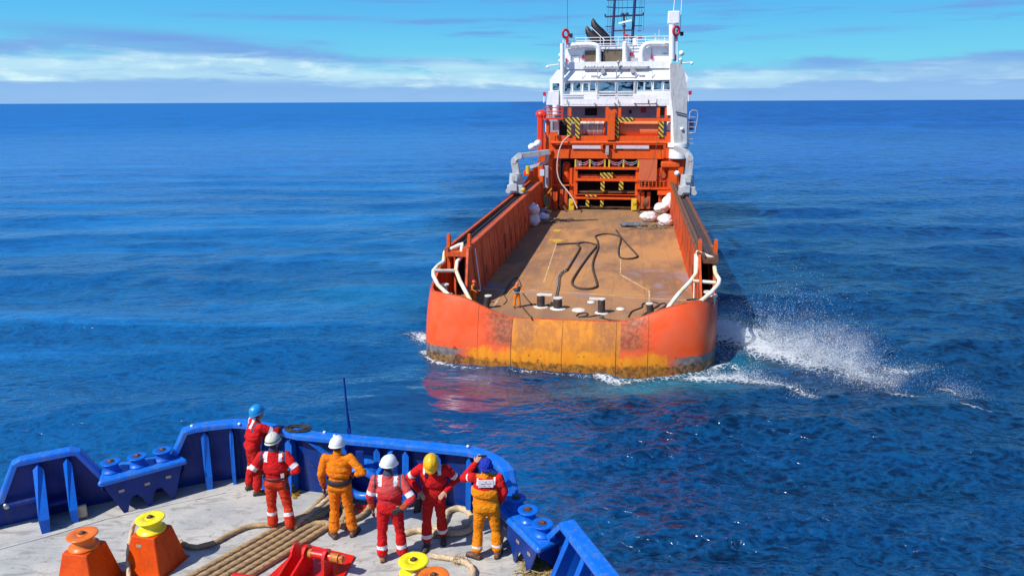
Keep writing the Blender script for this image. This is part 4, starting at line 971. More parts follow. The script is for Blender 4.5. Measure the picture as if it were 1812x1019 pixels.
# 1 leaning on the bulwark, blue helmet
person(feet(455, 870), R(-58), 'man in red coverall and blue helmet leaning an arm on the blue bulwark', dict(J=J0(
    chest=(.06, .07, 1.30), neck=(.09, .09, 1.475), head=(.11, .12, 1.61), waist=(.03, .03, 1.11), shL=(-.11, .06, 1.41), shR=(.25, .12, 1.39), elR=(.33, .36, 1.27), wrR=(.12, .50, 1.24), elL=(-.22, .02, 1.15), wrL=(-.12, .20, 1.04), anL=(-.17, -.10, .10), knL=(-.14, -.02, .52), toeL=(-.2, .08, .03)),
    head=(R(12), R(-18), 0), handR=((-.7, .6, -.15), (0, 0, -1), .5, 0), handL=((.5, .6, -.2), (0, 0, -1), .4, 0), scale=.99), dict(mats=[F_RED, REFL, F_RED2, F_CUFF, NAVY], paint=paint_red(kn=(.05, .2), ua=(.55, .75)), boot=BOOTD, helmet=H_BLUE, gloveR=GLVG, gloveL=GLVB))
# 2 hands on hips, cream helmet
person(feet(497, 940), R(4), 'man in red coverall and cream helmet seen from behind with both hands on his hips', dict(J=J0(
    elL=(-.37, -.14, 1.19), wrL=(-.225, .06, 1.08), elR=(.38, -.12, 1.20), wrR=(.235, .05, 1.07), anL=(-.13, .02, .10), anR=(.19, -.07, .10), knR=(.15, .0, .52), toeR=(.27, .10, .03), hipL=(-.09, 0, .93), shL=(-.20, -.01, 1.43), shR=(.20, -.02, 1.43)),
    head=(R(-14), R(-2), R(-4)), handL=((.75, .5, -.25), (.3, -.8, 0), .3, 0), handR=((-.75, .5, -.25), (-.3, -.8, 0), .3, 0)), dict(mats=[F_RED, REFL, F_ORR, F_CUFF, NAVY], paint=paint_red(kn=(.30, .45), ua=(.62, .85)), boot=BOOTD, helmet=H_CREAM, band=BLACKM, belt=.035,
    extra=[glove_bundle(BELT, GLVY, (.29, -.05, .86)), card('name_tag', REFL, (.145, -.148, 1.12), .055, .075, (.45, -1, .1)), card('radio', BELT, (.20, -.145, .94), .05, .12, (.7, -1, 0), th=.03)]))
# 3 orange coverall
person(feet(607, 948), R(-4), 'man in plain orange coverall with wide black belt and white helmet', dict(J=J0(
    elL=(-.285, -.05, 1.17), wrL=(-.285, .03, .91), elR=(.42, -.08, 1.24), wrR=(.225, .09, 1.10), anL=(-.13, -.06, .10), toeL=(-.24, .08, .03), anR=(.17, .03, .10), toeR=(.21, .20, .03), shL=(-.21, -.01, 1.44), shR=(.21, -.01, 1.45)), fat=.98,
    head=(R(-22), R(2), 0), handL=((0, .15, -1), (1, 0, 0), .5, 0), handR=((-.7, .6, -.2), (-.3, -.8, 0), .4, 0)), dict(mats=[F_ORG, F_ORG, F_ORG, F_CUFF, NAVY],
    paint=lambda seg, t_, x, y, z: 3 if (seg.startswith('fa') and t_ > .6) or (seg.startswith('shin') and .53 < t_ < .57) else 0, boot=BOOTB, helmet=H_WHITE, belt=.10, gloveL=GLVB))
# 4 faded red back
def smudge(root, J, HM):
    rg = random.Random(5); mb = MB()
    for k in range(7):      # the worn lettering across the back is no longer readable
        x = -.10 + k * .033; mb.box((x, -.1565 - .0 * abs(x), 1.235), (.016, .004, .045)); mb.box((x + .008, -.1565, 1.235 + rg.choice((-.018, 0, .018))), (.014, .004, .009))
    mb.build('worn_lettering', F_RED2, root, local=True)
person(feet(694, 990), R(3), 'man in salmon red coverall with faded shoulders, white helmet, gloved hand behind hip', dict(J=J0(
    elL=(-.29, -.04, 1.17), wrL=(-.27, .03, .92), elR=(.37, -.17, 1.17), wrR=(.21, -.14, .99), anL=(-.15, -.01, .10), anR=(.17, .0, .10), knL=(-.14, .03, .52), knR=(.14, .03, .52), shL=(-.20, -.01, 1.43), shR=(.20, -.02, 1.43), head=(.01, .02, 1.635)), fat=1.02,
    head=(R(-40), R(4), R(6)), handL=((0, .15, -1), (1, 0, 0), .5, 0), handR=((-.8, -.15, -.35), (.1, 1, 0), .3, 0), hem=.86), dict(mats=[F_REDF, REFL, F_RED, F_CUFF, NAVY], paint=paint_red(kn=(.56, .72), ua=(.68, .90), under=.175), boot=BOOTT, helmet=H_WHITE, gloveL=GLVB, gloveR=GLVB, extra=[]))
# 5 facing the camera, looking down, yellow helmet
def walkie(root, J, HM):
    mb = MB(); mb.box((.085, .165, 1.33), (.05, .03, .085), bev=.008); mb.cyl((.10, .165, 1.37), (.10, .165, 1.45), .005, n=6); o = mb.build('radio', BELT, root, local=True)
    mb = MB(); mb.tube(spline([(.085, .17, 1.29), (.12, .18, 1.22), (.16, .15, 1.16), (.19, .11, 1.10)], .02), .004, 6); mb.build('radio_cord', BELT, o, local=True)
    mb = MB(); loft_prim(mb, [((0, .118, 1.26), .018, .03), ((0, .125, 1.36), .035, .03), ((0, .105, 1.45), .055, .03), ((0, .05, 1.515), .060, .055), ((0, .02, 1.53), .055, .055)], 14); mb.build('shirt', YSH, root, local=True)
    mb = MB(); mb.box((-.08, .152, 1.36), (.05, .006, .03), rx=R(-10)); mb.build('chest_badge', NAVY, root, local=True)
person(feet(771, 962), R(176), 'man in red coverall and yellow helmet facing us, head bowed, hands on hips', dict(J=J0(
    chest=(0, .04, 1.30), neck=(0, .075, 1.465), head=(.0, .155, 1.575), shL=(-.20, .03, 1.42), shR=(.20, .03, 1.42), elL=(-.38, -.06, 1.20), wrL=(-.215, .12, 1.06), elR=(.42, -.04, 1.20), wrR=(.225, .12, 1.05), anL=(-.10, -.14, .10), toeL=(-.14, .02, .03), knL=(-.10, -.03, .52), anR=(.13, .10, .10), toeR=(.15, .28, .03), knR=(.12, .08, .52)),
    head=(R(4), R(52), 0), handL=((.65, .55, -.6), (-.3, -.8, 0), .15, 0), handR=((-.65, .55, -.6), (.3, -.8, 0), .15, 0), scale=.98), dict(mats=[F_RED, REFL, F_RED2, F_RED, NAVY], paint=paint_red(kn=(.62, .78), ua=(.60, .82), front=True), boot=BOOTD, helmet=H_YEL, extra=[walkie, glove_bundle(BELT, GLVB, (.25, .02, .82))]))
# 6 blue headscarf, red yoke, amber coverall
def scarf(root, J, HM):
    mb = MB(); mb.ball((0, -.012, .035), 1, 20, sc=(.098, .118, .108), M=HM); mb.ball((.0, -.10, -.01), 1, 12, sc=(.055, .035, .045), M=HM); mb.tube([HM @ Vector(q) for q in ((-.09, .04, .0), (-.096, -.03, .0), (-.06, -.105, -.01), (0, -.13, -.01), (.06, -.105, -.01), (.096, -.03, 0), (.09, .04, 0))], .018, 8)
    me = remeshed(mb, .008, 2, .02, 26); me.name = 'head_scarf'; me.materials.append(BLUECL); o = bpy.data.objects.new('head_scarf', me); COL.objects.link(o); o.parent = root
def backpatch(root, J, HM):
    mb = MB(); mb.box((-.005, -.168, 1.385), (.235, .012, .13), rx=R(3), bev=.004); o = mb.build('back_patch', REFL, root, local=True)
    rg = random.Random(2); ink = mat('red_print', (.55, .03, .05), .7)
    for k, (x0, z, w_) in enumerate(((-.085, 1.385, .07), (.0, 1.385, .085), (-.06, 1.352, .05), (.02, 1.352, .035))):
        mb = MB(); x = x0
        while x < x0 + w_:
            q = rg.uniform(.004, .012); mb.box((x + q / 2, -.1755, z + rg.uniform(-.002, .002)), (q * .8, .003, .010 if k < 2 else .006)); x += q
        mb.build('print_line', ink, o, local=True)
    mb = MB(); mb.plate([(-.02, -.176, 1.405), (.01, -.176, 1.405), (.0, -.176, 1.425)], (0, 1, 0), .003); mb.build('print_mark', NAVY, o, local=True)
def paint6(seg, t_, x, y, z):
    if seg[:2] in ('ua',): return 1 if (seg == 'uaL' and .35 < t_ < .5) else 3
    if seg[:2] == 'fa': return 3
    if seg.startswith('shin') and .66 < t_ < .75: return 1
    if seg in ('tor', 'tor2'):
        if z > 1.47: return 0
        if z > 1.36 and .125 < abs(x) < .155: return 1
        if z > 1.30: return 3
    return 0
def camera_in_hand(root, J, HM):
    mb = MB(); mb.box((-.055, .17, 1.66), (.14, .012, .075), bev=.004); mb.build('phone', BELT, root, local=True)
person(feet(862, 984), R(2), 'man in amber coverall with red sleeves and blue headscarf raising a hand to his brow', dict(J=J0(
    elL=(-.36, .08, 1.40), wrL=(-.165, .16, 1.62), elR=(.29, -.03, 1.19), wrR=(.26, .10, .98), shL=(-.21, .0, 1.45), shR=(.21, -.01, 1.43), anL=(-.17, -.05, .10), toeL=(-.31, .04, .03), anR=(.17, -.02, .10), toeR=(.22, .15, .03), knL=(-.14, .02, .52), knR=(.15, .03, .52), head=(.0, .025, 1.63)), fat=1.12,
    head=(R(-5), R(-6), 0), handL=((.45, .1, .75), (.3, .8, -.2), .5, 0), handR=((-.2, .6, -.7), (-1, 0, 0), .6, 0), hem=.78, scale=.97), dict(mats=[F_AMB, REFL, F_AMB, F_RED, NAVY], paint=paint6, boot=BOOTB, helmet=None, gloveR=GLVB, extra=[scarf, backpatch, camera_in_hand]))
# ------------------------------------------------------------------ the orange supply ship
ship = empty('supply_ship', SO, -HD, label='orange supply ship with white bridge backing towards us, open rusty cargo deck', cat='ship')
def sb(mb, name, m, parent=None, **k): return mb.build(name, m, parent or ship, local=True, **k)
def zB(x, y): return (900 + x / 4.53, 170 + y / 4.53)
def zA(x, y): return (900 + x / 4.53, y / 4.53)
def QB(x, y, Y=53): return SY(*zB(x, y), Y)
def QA(x, y, Y=58): return SY(*zA(x, y), Y)
SORG = mat('ship_orange_paint', (.80, .105, .010), .5, col2=(.66, .075, .010), scale=.9, amt=.6, streak=(.30, .07, .02), samt=.35, sscale=.7, bump=.1, bscale=4, spec=.3)
SORG2 = mat('ship_weathered_orange', (.72, .10, .018), .6, col2=(.50, .075, .02), scale=.7, amt=.7, streak=(.16, .05, .03), samt=.55, sscale=.9, bump=.2, bscale=4, spec=.25, sthr=.5)
SWHT = mat('ship_white_paint', (.90, .91, .91), .45, col2=(.84, .85, .85), scale=.8, amt=.5, streak=(.50, .42, .34), samt=.14, sscale=.7, spec=.4)
SGREY = mat('grey_fittings_shaded_wall', (.42, .40, .43), .6, col2=(.32, .30, .33), scale=.8, amt=.6)
CRW = mat('crane_grey_paint', (.50, .53, .55), .5, col2=(.40, .39, .36), scale=1.5, amt=.6, streak=(.26, .17, .10), samt=.4, sscale=1.2)
DRK = mat('dark_recess', (.010, .009, .010), .8)  # near-black paints the shade of slots, recesses and openings; plain dark fittings too
RUST = mat('rusty_steel', (.14, .06, .03), .75, col2=(.28, .12, .04), scale=2, amt=.7, streak=(.05, .03, .02), samt=.5, bump=.2)
BLK = mat('funnel_black', (.014, .013, .016), .5, col2=(.05, .02, .02), scale=.8, amt=.4)
GLS, _t, _b = newmat('bridge_glass'); _n = _t.noise(_t.mapv(_t.coord(), (.8, .8, 1.4)), 1.1, 3, .6, .8)
_t.put(_b.inputs['Base Color'], _t.mix(_t.sm(_n, .42, .58), (.012, .02, .026), (.30, .46, .52))); _b.inputs['Metallic'].default_value = .85; _b.inputs['Roughness'].default_value = .08  # light and dark patches imitate broken sky reflections in the base colour
NAVM = mat('mast_navy_paint', (.022, .035, .11), .5, col2=(.04, .05, .10), scale=2)
REDR = mat('lifebuoy_red', (.52, .012, .03), .5)
YSHIP = mat('ship_yellow_paint', (.74, .50, .02), .5, col2=(.45, .28, .03), scale=4, amt=.6)
def stripemat():
    m, t, b = newmat('hazard_stripes'); x, y, z = t.xyz(t.coord())
    f = t.math('FRACT', t.math('MULTIPLY', t.addv(x, z), 1.75)); c = t.mix(t.math('GREATER_THAN', f, .5), (.62, .42, .03), (.03, .028, .02))
    c = t.mix(t.sm(t.noise(t.coord(), 3, 5, .6), .55, .7, 0, .6), c, (.25, .12, .05)); t.put(b.inputs['Base Color'], c); b.inputs['Roughness'].default_value = .55; return m
HAZ = stripemat()
def hullmat():
    m, t, b = newmat('hull_paint'); co = t.coord(); x, y, z = t.xyz(co); ax = t.math('ABSOLUTE', t.math('ADD', x, .4))
    n1 = t.noise(co, .55, 7, .65, .5); n2 = t.noise(t.mapv(co, (1.6, 1.6, .22)), 1.5, 6, .65); n3 = t.noise(co, 3.5, 6, .7); n4 = t.noise(t.mapv(co, (1, 1, 3)), .8, 5, .6)
    paint = t.mix(t.sm(n1, .35, .62), (.84, .085, .012), (.78, .115, .035))
    paint = t.mix(t.sm(t.noise(t.mapv(co, (1, 1, .5)), 2.2, 6, .7, .8), .60, .68, 0, .35), paint, (.50, .16, .10))
    rust = t.mix(t.sm(n2, .35, .62), (.66, .225, .012), (.47, .155, .020))
    rust = t.mix(t.sm(n1, .50, .72, 0, .5), rust, (.26, .095, .03))
    nz = t.math('MULTIPLY_ADD', n3, 1.5, -.75); nb_ = t.math('MULTIPLY_ADD', n1, 2.2, -1.1); str_ = t.noise(t.mapv(co, (5, 5, .5), rot=(0, R(14), 0)), 1.0, 5, .7)
    centre = t.sm(ax, 3.54, 3.50)
    rust = t.mix(t.mul(t.sm(t.math('ABSOLUTE', t.math('ADD', ax, -2.6)), 1.0, .3), t.mul(t.sm(z, 1.0, 1.8), t.sm(str_, .38, .55, .2, .75))), rust, (.30, .11, .04))
    c = t.mix(centre, paint, rust)
    sc = t.mul(t.sm(t.addv(ax, t.addv(nz, nb_)), 5.7, 4.3), t.mul(t.sm(t.addv(z, t.mul(nz, .6)), 1.25, 1.7), t.math('SUBTRACT', 1.0, centre)))
    c = t.mix(t.mul(sc, t.sm(str_, .34, .52, .55, 1.0)), c, t.mix(t.sm(n3, .4, .6), (.22, .065, .035), (.40, .12, .045)))
    foot = t.mul(t.sm(t.addv(z, t.math('MULTIPLY_ADD', n1, 1.6, t.math('MULTIPLY_ADD', n3, .8, -1.2))), 1.42, 1.05), t.sm(t.addv(ax, t.addv(nz, nb_)), 6.9, 6.3))
    c = t.mix(t.mul(foot, .92), c, t.mix(t.sm(n2, .4, .62), (.74, .225, .006), (.80, .29, .010)))
    inner = t.math('MAXIMUM', centre, foot)
    seam = t.math('PINGPONG', t.addv(x, 3.9), 1.8)
    # boot top: grey outboard, weedy dark foot
    boot = t.mul(t.sm(t.addv(z, t.math('MULTIPLY_ADD', n3, .16, -.08)), 1.02, .94), t.sm(t.math('ADD', ax, t.mul(n3, 2.4)), 7.6, 8.8))
    c = t.mix(boot, c, t.mix(t.sm(n3, .4, .6), (.13, .13, .135), (.26, .19, .15)))
    weed = t.sm(t.addv(z, t.math('MULTIPLY_ADD', n3, 1.0, -.5)), .62, .30)
    c = t.mix(t.mul(weed, .8), c, t.mix(t.sm(n3, .42, .55), (.05, .03, .012), (.30, .13, .02)))
    sp = t.mul(t.sm(t.noise(co, 2.6, 3, .6), .64, .68), t.sm(z, 1.3, .9)); c = t.mix(t.mul(sp, .8), c, (.05, .02, .01))
    t.put(b.inputs['Base Color'], c); t.put(b.inputs['Roughness'], t.mix(inner, .30, .68)); b.inputs['Specular IOR Level'].default_value = .35
    t.put(b.inputs['Normal'], t.bump(t.addv(t.mul(n3, .3), n1), .25, .12)); return m
HULL = hullmat(); SEAM = mat('seam_rust', (.20, .075, .025), .8, col2=(.5, .16, .02), scale=2, amt=.8)
def sdeckmat():
    m, t, b = newmat('rusty_deck'); co = t.coord(); x, y, z = t.xyz(co)
    n1 = t.noise(t.mapv(co, (.22, .10, 1)), 1.0, 7, .62, .6); n2 = t.noise(t.mapv(co, (1.3, .25, 1)), .9, 6, .65); n3 = t.noise(co, 2.2, 6, .7); n4 = t.noise(t.mapv(co, (.16, .16, 1), loc=(5, 3, 0)), 1.0, 5, .6, 1.0)
    c = t.mix(t.sm(n1, .38, .62), (.245, .13, .072), (.47, .225, .085))
    c = t.mix(t.sm(n2, .50, .68, 0, .55), c, (.52, .235, .05))
    c = t.mix(t.mul(t.sm(n4, .53, .62, 0, .75), t.sm(y, 24, 12)), c, (.30, .21, .23))
    c = t.mix(t.sm(n3, .56, .70, 0, .5), c, (.22, .11, .065))
    c = t.mix(t.mul(t.sm(y, 36, 44), t.sm(n3, .35, .6, .35, .8)), c, (.19, .125, .07))
    c = t.mix(t.mul(t.sm(y, 8.5, 7.5), .45), c, (.28, .15, .085))
    # plate seams
    def seam(v, per, w_): return t.sm(t.math('PINGPONG', v, per / 2), w_, w_ * .3)
    s_ = t.math('MAXIMUM', seam(x, 2.4, .035), seam(y, 9.0, .06)); c = t.mix(t.mul(s_, t.sm(n3, .35, .6, .05, .4)), c, (.10, .05, .03))
    t.put(b.inputs['Base Color'], c); b.inputs['Roughness'].default_value = .8; b.inputs['Specular IOR Level'].default_value = .25
    t.put(b.inputs['Normal'], t.bump(t.addv(n3, n1), .3, .06)); return m
SDECK = sdeckmat()
# ---- hull
ST = [(0, 93, 0, 96, 10), (-4.5, 88, -6, 90, 9.5), (-8, 78, -9.4, 80, 9), (-9.8, 66, -10, 66, 8.4), (-10.2, 52, -10.0, 52, 6.9), (-10.2, 30, -9.55, 30, 6.9), (-10.2, 14, -9.5, 14, 6.9), (-10.57, 8.2, -9.5, 8.2, 6.9), (-10.52, 7.0, -9.65, 7.2, 6.4), (-10.52, 5.6, -10.186, 5.9, 5.3), (-10.52, 4.4, -10.286, 4.7, 4.6), (-10.42, 3.2, -10.186, 3.6, 4.42), (-10.27, 2.3, -9.936, 2.8, 4.4), (-9.92, 1.55, -9.536, 2.15, 4.42), (-9.152, 1.05, -8.702, 1.75, 4.42), (-8.077, 0.75, -7.613, 1.5, 4.32), (-7, 0.55, -6.8, 1.38, 4.08), (-6.06, 0.4, -6.0, 1.28, 3.75), (-5, 0.22, -5, 1.2, 3.38), (-3.91, 0.08, -3.91, 1.17, 3.12), (-3.0, 0.02, -3.0, 1.15, 3.1), (-2, 0, -2, 1.15, 3.1), (-0.3, -0.05, -0.3, 1.15, 3.1), (1.4, -0.02, 1.4, 1.16, 3.1), (3.1, 0.05, 3.1, 1.2, 3.12), (4.2, 0.2, 4.2, 1.26, 3.38), (5.2, 0.38, 5.2, 1.34, 3.75), (6.15, 0.6, 6.1, 1.45, 4.08), (7.2, 0.95, 7.0, 1.62, 4.32), (8.2, 1.45, 7.9, 2.0, 4.42), (8.9, 2.2, 8.65, 2.7, 4.42), (9.35, 3.2, 9.15, 3.6, 4.45), (9.6, 4.5, 9.4, 4.8, 4.7), (9.75, 5.8, 9.5, 6.0, 5.5), (9.85, 7.2, 9.5, 7.3, 6.5), (9.9, 8.4, 9.5, 8.4, 6.9), (10.0, 14, 9.6, 14, 6.9), (10.2, 30, 9.8, 30, 6.9), (10.3, 52, 10.1, 52, 6.9), (9.9, 66, 10.1, 66, 8.4), (8, 78, 9.4, 80, 9), (4.5, 88, 6, 90, 9.5), (0, 93, 0, 96, 10)]
def cr(L, n):                                       # refine stations
    out = []
    for i in range(len(L) - 1):
        a, b_, c_, d_ = (np.array(L[max(i - 1, 0)]), np.array(L[i]), np.array(L[i + 1]), np.array(L[min(i + 2, len(L) - 1)]))
        for j in range(n):
            t_ = j / n; out.append(tuple(.5 * ((2 * b_) + (c_ - a) * t_ + (2 * a - 5 * b_ + 4 * c_ - d_) * t_ ** 2 + (3 * b_ - a - 3 * c_ + d_) * t_ ** 3)))
    out.append(L[-1]); return out
STF = ST[:7] + cr(ST[7:36], 3) + ST[36:]
rows = []
for x0, y0, x1, y1, z1_ in STF:
    r = []
    for k in range(19):
        v = k / 18; z = -1.2 + (z1_ + 1.2) * v; f = max(0, (z / z1_)) ** 2.6 if z > 0 else 0
        # the stern rolls over in a round shoulder
        if v > .93: f = f
        r.append(Vector((x0 + (x1 - x0) * f, y0 + (y1 - y0) * f, z)))
    rows.append(r)
mb = MB(); mb.grid(rows); hull = sb(mb, 'hull', HULL)
# vertical seams of the stern roller: thin recessed strips
for px in (845, 905, 995, 1090, 1147):
    X = SY(px, 600, .6).x; st = min(STF, key=lambda s_: abs(s_[0] - X) + (9 if s_[1] > 3 else 0)); x0, y0, x1, y1, z1_ = st; pts = []
    for k in range(14):
        z = -.2 + (z1_ + .18) * k / 13; f = max(0, z / z1_) ** 2.6; pts.append(Vector((X, y0 + (y1 - y0) * f - .006, z)))
    mb = MB(); mb.tube(pts, .017, 6); sb(mb, 'hull_seam', SEAM, hull)
# rim and inner face of the raised quarters
n7 = 7; RIM = [s_ for s_ in STF if s_[1] < 9.0]
rows = []
for i, s_ in enumerate(RIM):
    a = RIM[max(i - 1, 0)]; b_ = RIM[min(i + 1, len(RIM) - 1)]; d = Vector((b_[2] - a[2], b_[3] - a[3], 0)).normalized(); nn = Vector((-d.y, d.x, 0)); p = Vector((s_[2], s_[3], s_[4]))
    if nn.dot(Vector((0, 12, 0)) - Vector((p.x, p.y, 0))) < 0: nn = -nn
    h = max(0, s_[4] - 3.1); w_ = .10 + .10 * min(1, h)
    rows.append([p, p + nn * .02 + Vector((0, 0, .05)), p + nn * w_ + Vector((0, 0, .05)), p + nn * (w_ + .02) + Vector((0, 0, 0)), Vector((p.x, p.y, 3.09)) + nn * (w_ + .03)])
mb = MB(); mb.grid(rows, smooth=False); sb(mb, 'bulwark_rim', SORG2, hull)
# deck
mb = MB(); rimp = [Vector((s_[2], s_[3], 3.1)) for s_ in RIM]; k0 = [p for p in rimp]; c = Vector((0, 25, 3.1))
mb.add([Vector((p.x * .985, p.y + .03, 3.1)) for p in k0] + [Vector((9.3, 57, 3.1)), Vector((-9.3, 57, 3.1))], [tuple(range(len(k0) + 2))]); sdeck = sb(mb, 'cargo_deck', SDECK)
# ---- side bulwarks with the crane rails on top
def side(sg):
    ys = [2.6, 3.4, 4.2, 5.2, 6.4] + [8 + 2.1 * i for i in range(22)]
    def xin(y): return (-7.42 - .002 * (y - 7)) if sg < 0 else 8.35 + .0085 * (y - 8)
    def xit(y): return -7.80 if sg < 0 else 8.25 + .0125 * (y - 8)
    def xot(y): return -9.5 if sg < 0 else 9.5 + .011 * (y - 8)
    def top(y): return 6.9 if y >= 5.2 else 3.6 + (6.9 - 3.6) * (y - 2.6) / 2.6
    mb = MB(); rows = []
    for y in ys:
        zt = top(y); f = (zt - 3.1) / 3.8; o = -sg * .0; xi = xin(y) + (xit(y) - xin(y)) * f
        rows.append([Vector((xin(y), y, 3.08)), Vector((xin(y) + (xit(y) - xin(y)) * f * .92, y, 3.1 + (zt - 3.1) * .93)), Vector((xi - sg * .06, y, zt - .22)), Vector((xi - sg * .06, y, zt)), Vector((xi + sg * .10, y, zt)), Vector((xin(y) + sg * .12, y, 3.08))])
    mb.grid(rows, smooth=False, closed=True); mb.add(rows[0], [tuple(range(6))]); bw = sb(mb, 'side_bulwark', SORG2)
    # rail trough
    mb = MB(); rows = []
    for y in ys[3:]:
        a = xit(y); o = xot(y); w_ = abs(o - a)
        P_ = [(a + sg * .05, 6.92), (a + sg * .38, 6.92), (a + sg * .40, 6.62), (o - sg * .24, 6.62), (o - sg * .22, 6.90), (o, 6.90), (o + sg * .02, 6.3), (a + sg * .05, 6.3)]
        rows.append([Vector((x, y, z)) for x, z in P_])
    mb.grid(rows, smooth=False, closed=True); mb.add(rows[0], [tuple(range(8))]); tr = sb(mb, 'rail_trough', SORG2 if sg < 0 else RUST, bw)
    mb = MB(); a = 6.4; b_ = 52
    mb.add([Vector((xit(a) + sg * .41, a, 6.627)), Vector((xot(a) - sg * .25, a, 6.627)), Vector((xot(b_) - sg * .25, b_, 6.627)), Vector((xit(b_) + sg * .41, b_, 6.627))], [(0, 1, 2, 3)])
    for q in (.42, .58) if sg < 0 else (.5, .66, .8): mb.bar(Vector((xit(a) + (xot(a) - xit(a)) * q, a, 6.67)), Vector((xit(b_) + (xot(b_) - xit(b_)) * q, b_, 6.67)), .035, .09)
    sb(mb, 'trough_floor', DRK if sg < 0 else mat('worn_dark_steel', (.07, .05, .055), .6, col2=(.13, .08, .06), scale=2), tr)
    mb = MB(); q = .36 if sg < 0 else .30; mb.bar(Vector((xit(a) + (xot(a) - xit(a)) * q, a, 6.72)), Vector((xit(b_) + (xot(b_) - xit(b_)) * q, b_, 6.72)), .035, .20); sb(mb, 'crane_rail', STEEL, tr)
    # inner top pipe, stiffeners, slots
    mb = MB(); mb.cyl(Vector((xit(5.2) - sg * .02, 5.2, 6.88)), Vector((xit(52) - sg * .02, 52, 6.88)), .13, n=10); sb(mb, 'rubbing_pipe', RUST if sg > 0 else SORG2, bw)
    rg = random.Random(5 + sg)
    for i in range(13):
        y = 6.6 + i * 3.3 + rg.uniform(-.2, .2)
        mb = MB(); mb.plate([Vector((xin(y) - sg * .0, y, 3.1)), Vector((xin(y) - sg * .07, y, 3.1)), Vector((xit(y) - sg * .06, y, 6.6)), Vector((xit(y), y, 6.6))], (0, 1, 0), .06); sb(mb, 'stiffener', SORG2, bw)
        y += .9 + rg.uniform(-.3, .3); z = rg.uniform(3.7, 4.2); f = (z - 3.1) / 3.8; f2 = (z + 1.3 - 3.1) / 3.8
        mb = MB(); X1 = xin(y) + (xit(y) - xin(y)) * f; X2 = xin(y) + (xit(y) - xin(y)) * f2; n_ = Vector((-sg, 0, 0))
        w_ = rg.choice((.10, .16, .30)); hh = rg.uniform(.5, 1.4); X2 = X1 + (X2 - X1) * hh / 1.3
        mb.plate([Vector((X1 - sg * .008, y - w_, z)), Vector((X1 - sg * .008, y + w_, z)), Vector((X2 - sg * .008, y + w_, z + hh)), Vector((X2 - sg * .008, y - w_, z + hh))], n_, .02); sb(mb, 'drain_slot', DRK if i % 3 else RUST, bw)
    # after end of the rail box, posts
    for y, px in ((6.2, xit(6) + sg * .1), (6.2, xot(6) - sg * .1)):
        mb = MB(); mb.box((px, y, 6.3), (.22, .45, 2.6)); mb.box((px, y, 7.65), (.18, .28, .25)); sb(mb, 'rail_end_post', SORG)
    mb = MB(); mb.box(((xit(7) + xot(7)) / 2, 7.6, 5.2), (abs(xit(7) - xot(7)) - .15, .06, 2.6)); sb(mb, 'end_opening_shade', DRK)  # black plate, painted shade of the rail box's open end
    for k in (0, 1):
        q = (xit(7) + xot(7)) / 2 + (k - .5) * .8; mb = MB(); mb.bar(Vector((q, 6.3, 3.2)), Vector((q - .2, 7.3, 6.2)), .14, .14); sb(mb, 'end_strut', SORG2)
    # white lashing post on the inner wall
    mb = MB(); y = 6.9; mb.cyl((xin(y) - sg * .16, y, 3.4), (xit(y) - sg * .16, y, 6.6), .05, n=8); sb(mb, 'lashing_post', SWHT)
side(-1); side(1)
# ---- white guard rails on the quarters
GRL = mat('white_guard_rail', (.84, .80, .70), .5, col2=(.72, .50, .14), scale=1.6, amt=.75, thr=.52)
def guard(pts, cross):
    P_ = [SY(px, py, Y) for px, py, Y in pts]; mb = MB(); q = []
    for i in range(len(P_)): q.append(P_[i])
    pp = [P_[0]]
    for i in range(1, len(P_) - 1):
        a, b_, c_ = P_[i - 1], P_[i], P_[i + 1]; pp += [b_.lerp(a, min(.3, .25 / (a - b_).length)), b_, b_.lerp(c_, min(.3, .25 / (c_ - b_).length))]
    pp.append(P_[-1]); mb.tube(pp, .14, 12); o = sb(mb, 'guard_rail', GRL)
    mb = MB(); mb.cyl(SY(*cross[0]), SY(*cross[1]), .12, n=12); sb(mb, 'guard_crossbar', GRL, o)
guard([(794, 522, 1.9), (775, 504, 2.4), (767, 488, 3.0), (767, 479, 3.5), (775, 470, 4.3), (785, 463, 5.0), (787, 446, 5.7), (818, 431, 6.0), (816, 455, 5.6), (809, 463, 5.2), (807, 478, 4.6), (814, 497, 3.4), (833, 533, 1.7)], ((769, 479, 3.5), (807, 479, 4.5)))
guard([(1228, 541, 2.0), (1240, 533, 2.4), (1258, 518, 3.0), (1271, 503, 3.7), (1273, 495, 4.2), (1266, 484, 4.9), (1263, 462, 5.8), (1266, 459, 6.0), (1234, 446, 6.0), (1233, 471, 5.5), (1231, 485, 4.9), (1221, 499, 4.0), (1200, 521, 2.6), (1181, 546, 1.7)], ((1226, 497, 4.2), (1266, 500, 4.2)))
# ---- bollards and fittings of the after deck
BOLL = mat('bollard_steel', (.05, .04, .038), .6, col2=(.13, .06, .03), scale=3, amt=.6)
BTOP = mat('bollard_white_top', (.76, .72, .62), .6, col2=(.45, .3, .18), scale=3, amt=.5)
def bollard(px, py, h=1.0, r=.26, lean=0.0, plate_=None, base=True):
    p = SZ(px, py, 3.1); mb = MB(); top = p + Vector((lean, 0, h)); mb.cyl(p, top, r, n=20)
    for k in range(5): q = p.lerp(top, (k + 1) / 7); mb.cyl(q, q + (top - p).normalized() * .05, r * 1.05, n=20)
    o = sb(mb, 'bollard', BOLL)
    mb = MB(); mb.cyl(top, top + Vector((0, 0, .07)), r * 1.12, n=20)
    if plate_: mb.box(top + Vector((plate_, 0, .045)), (.95, .5, .06))
    sb(mb, 'bollard_top', BTOP, o)
    if base: mb = MB(); mb.lathe([(r * 1.9, .01), (r * 1.7, .05), (r * 1.15, .06), (r * 1.1, .08)], p, n=20); sb(mb, 'bollard_base', BTOP, o)
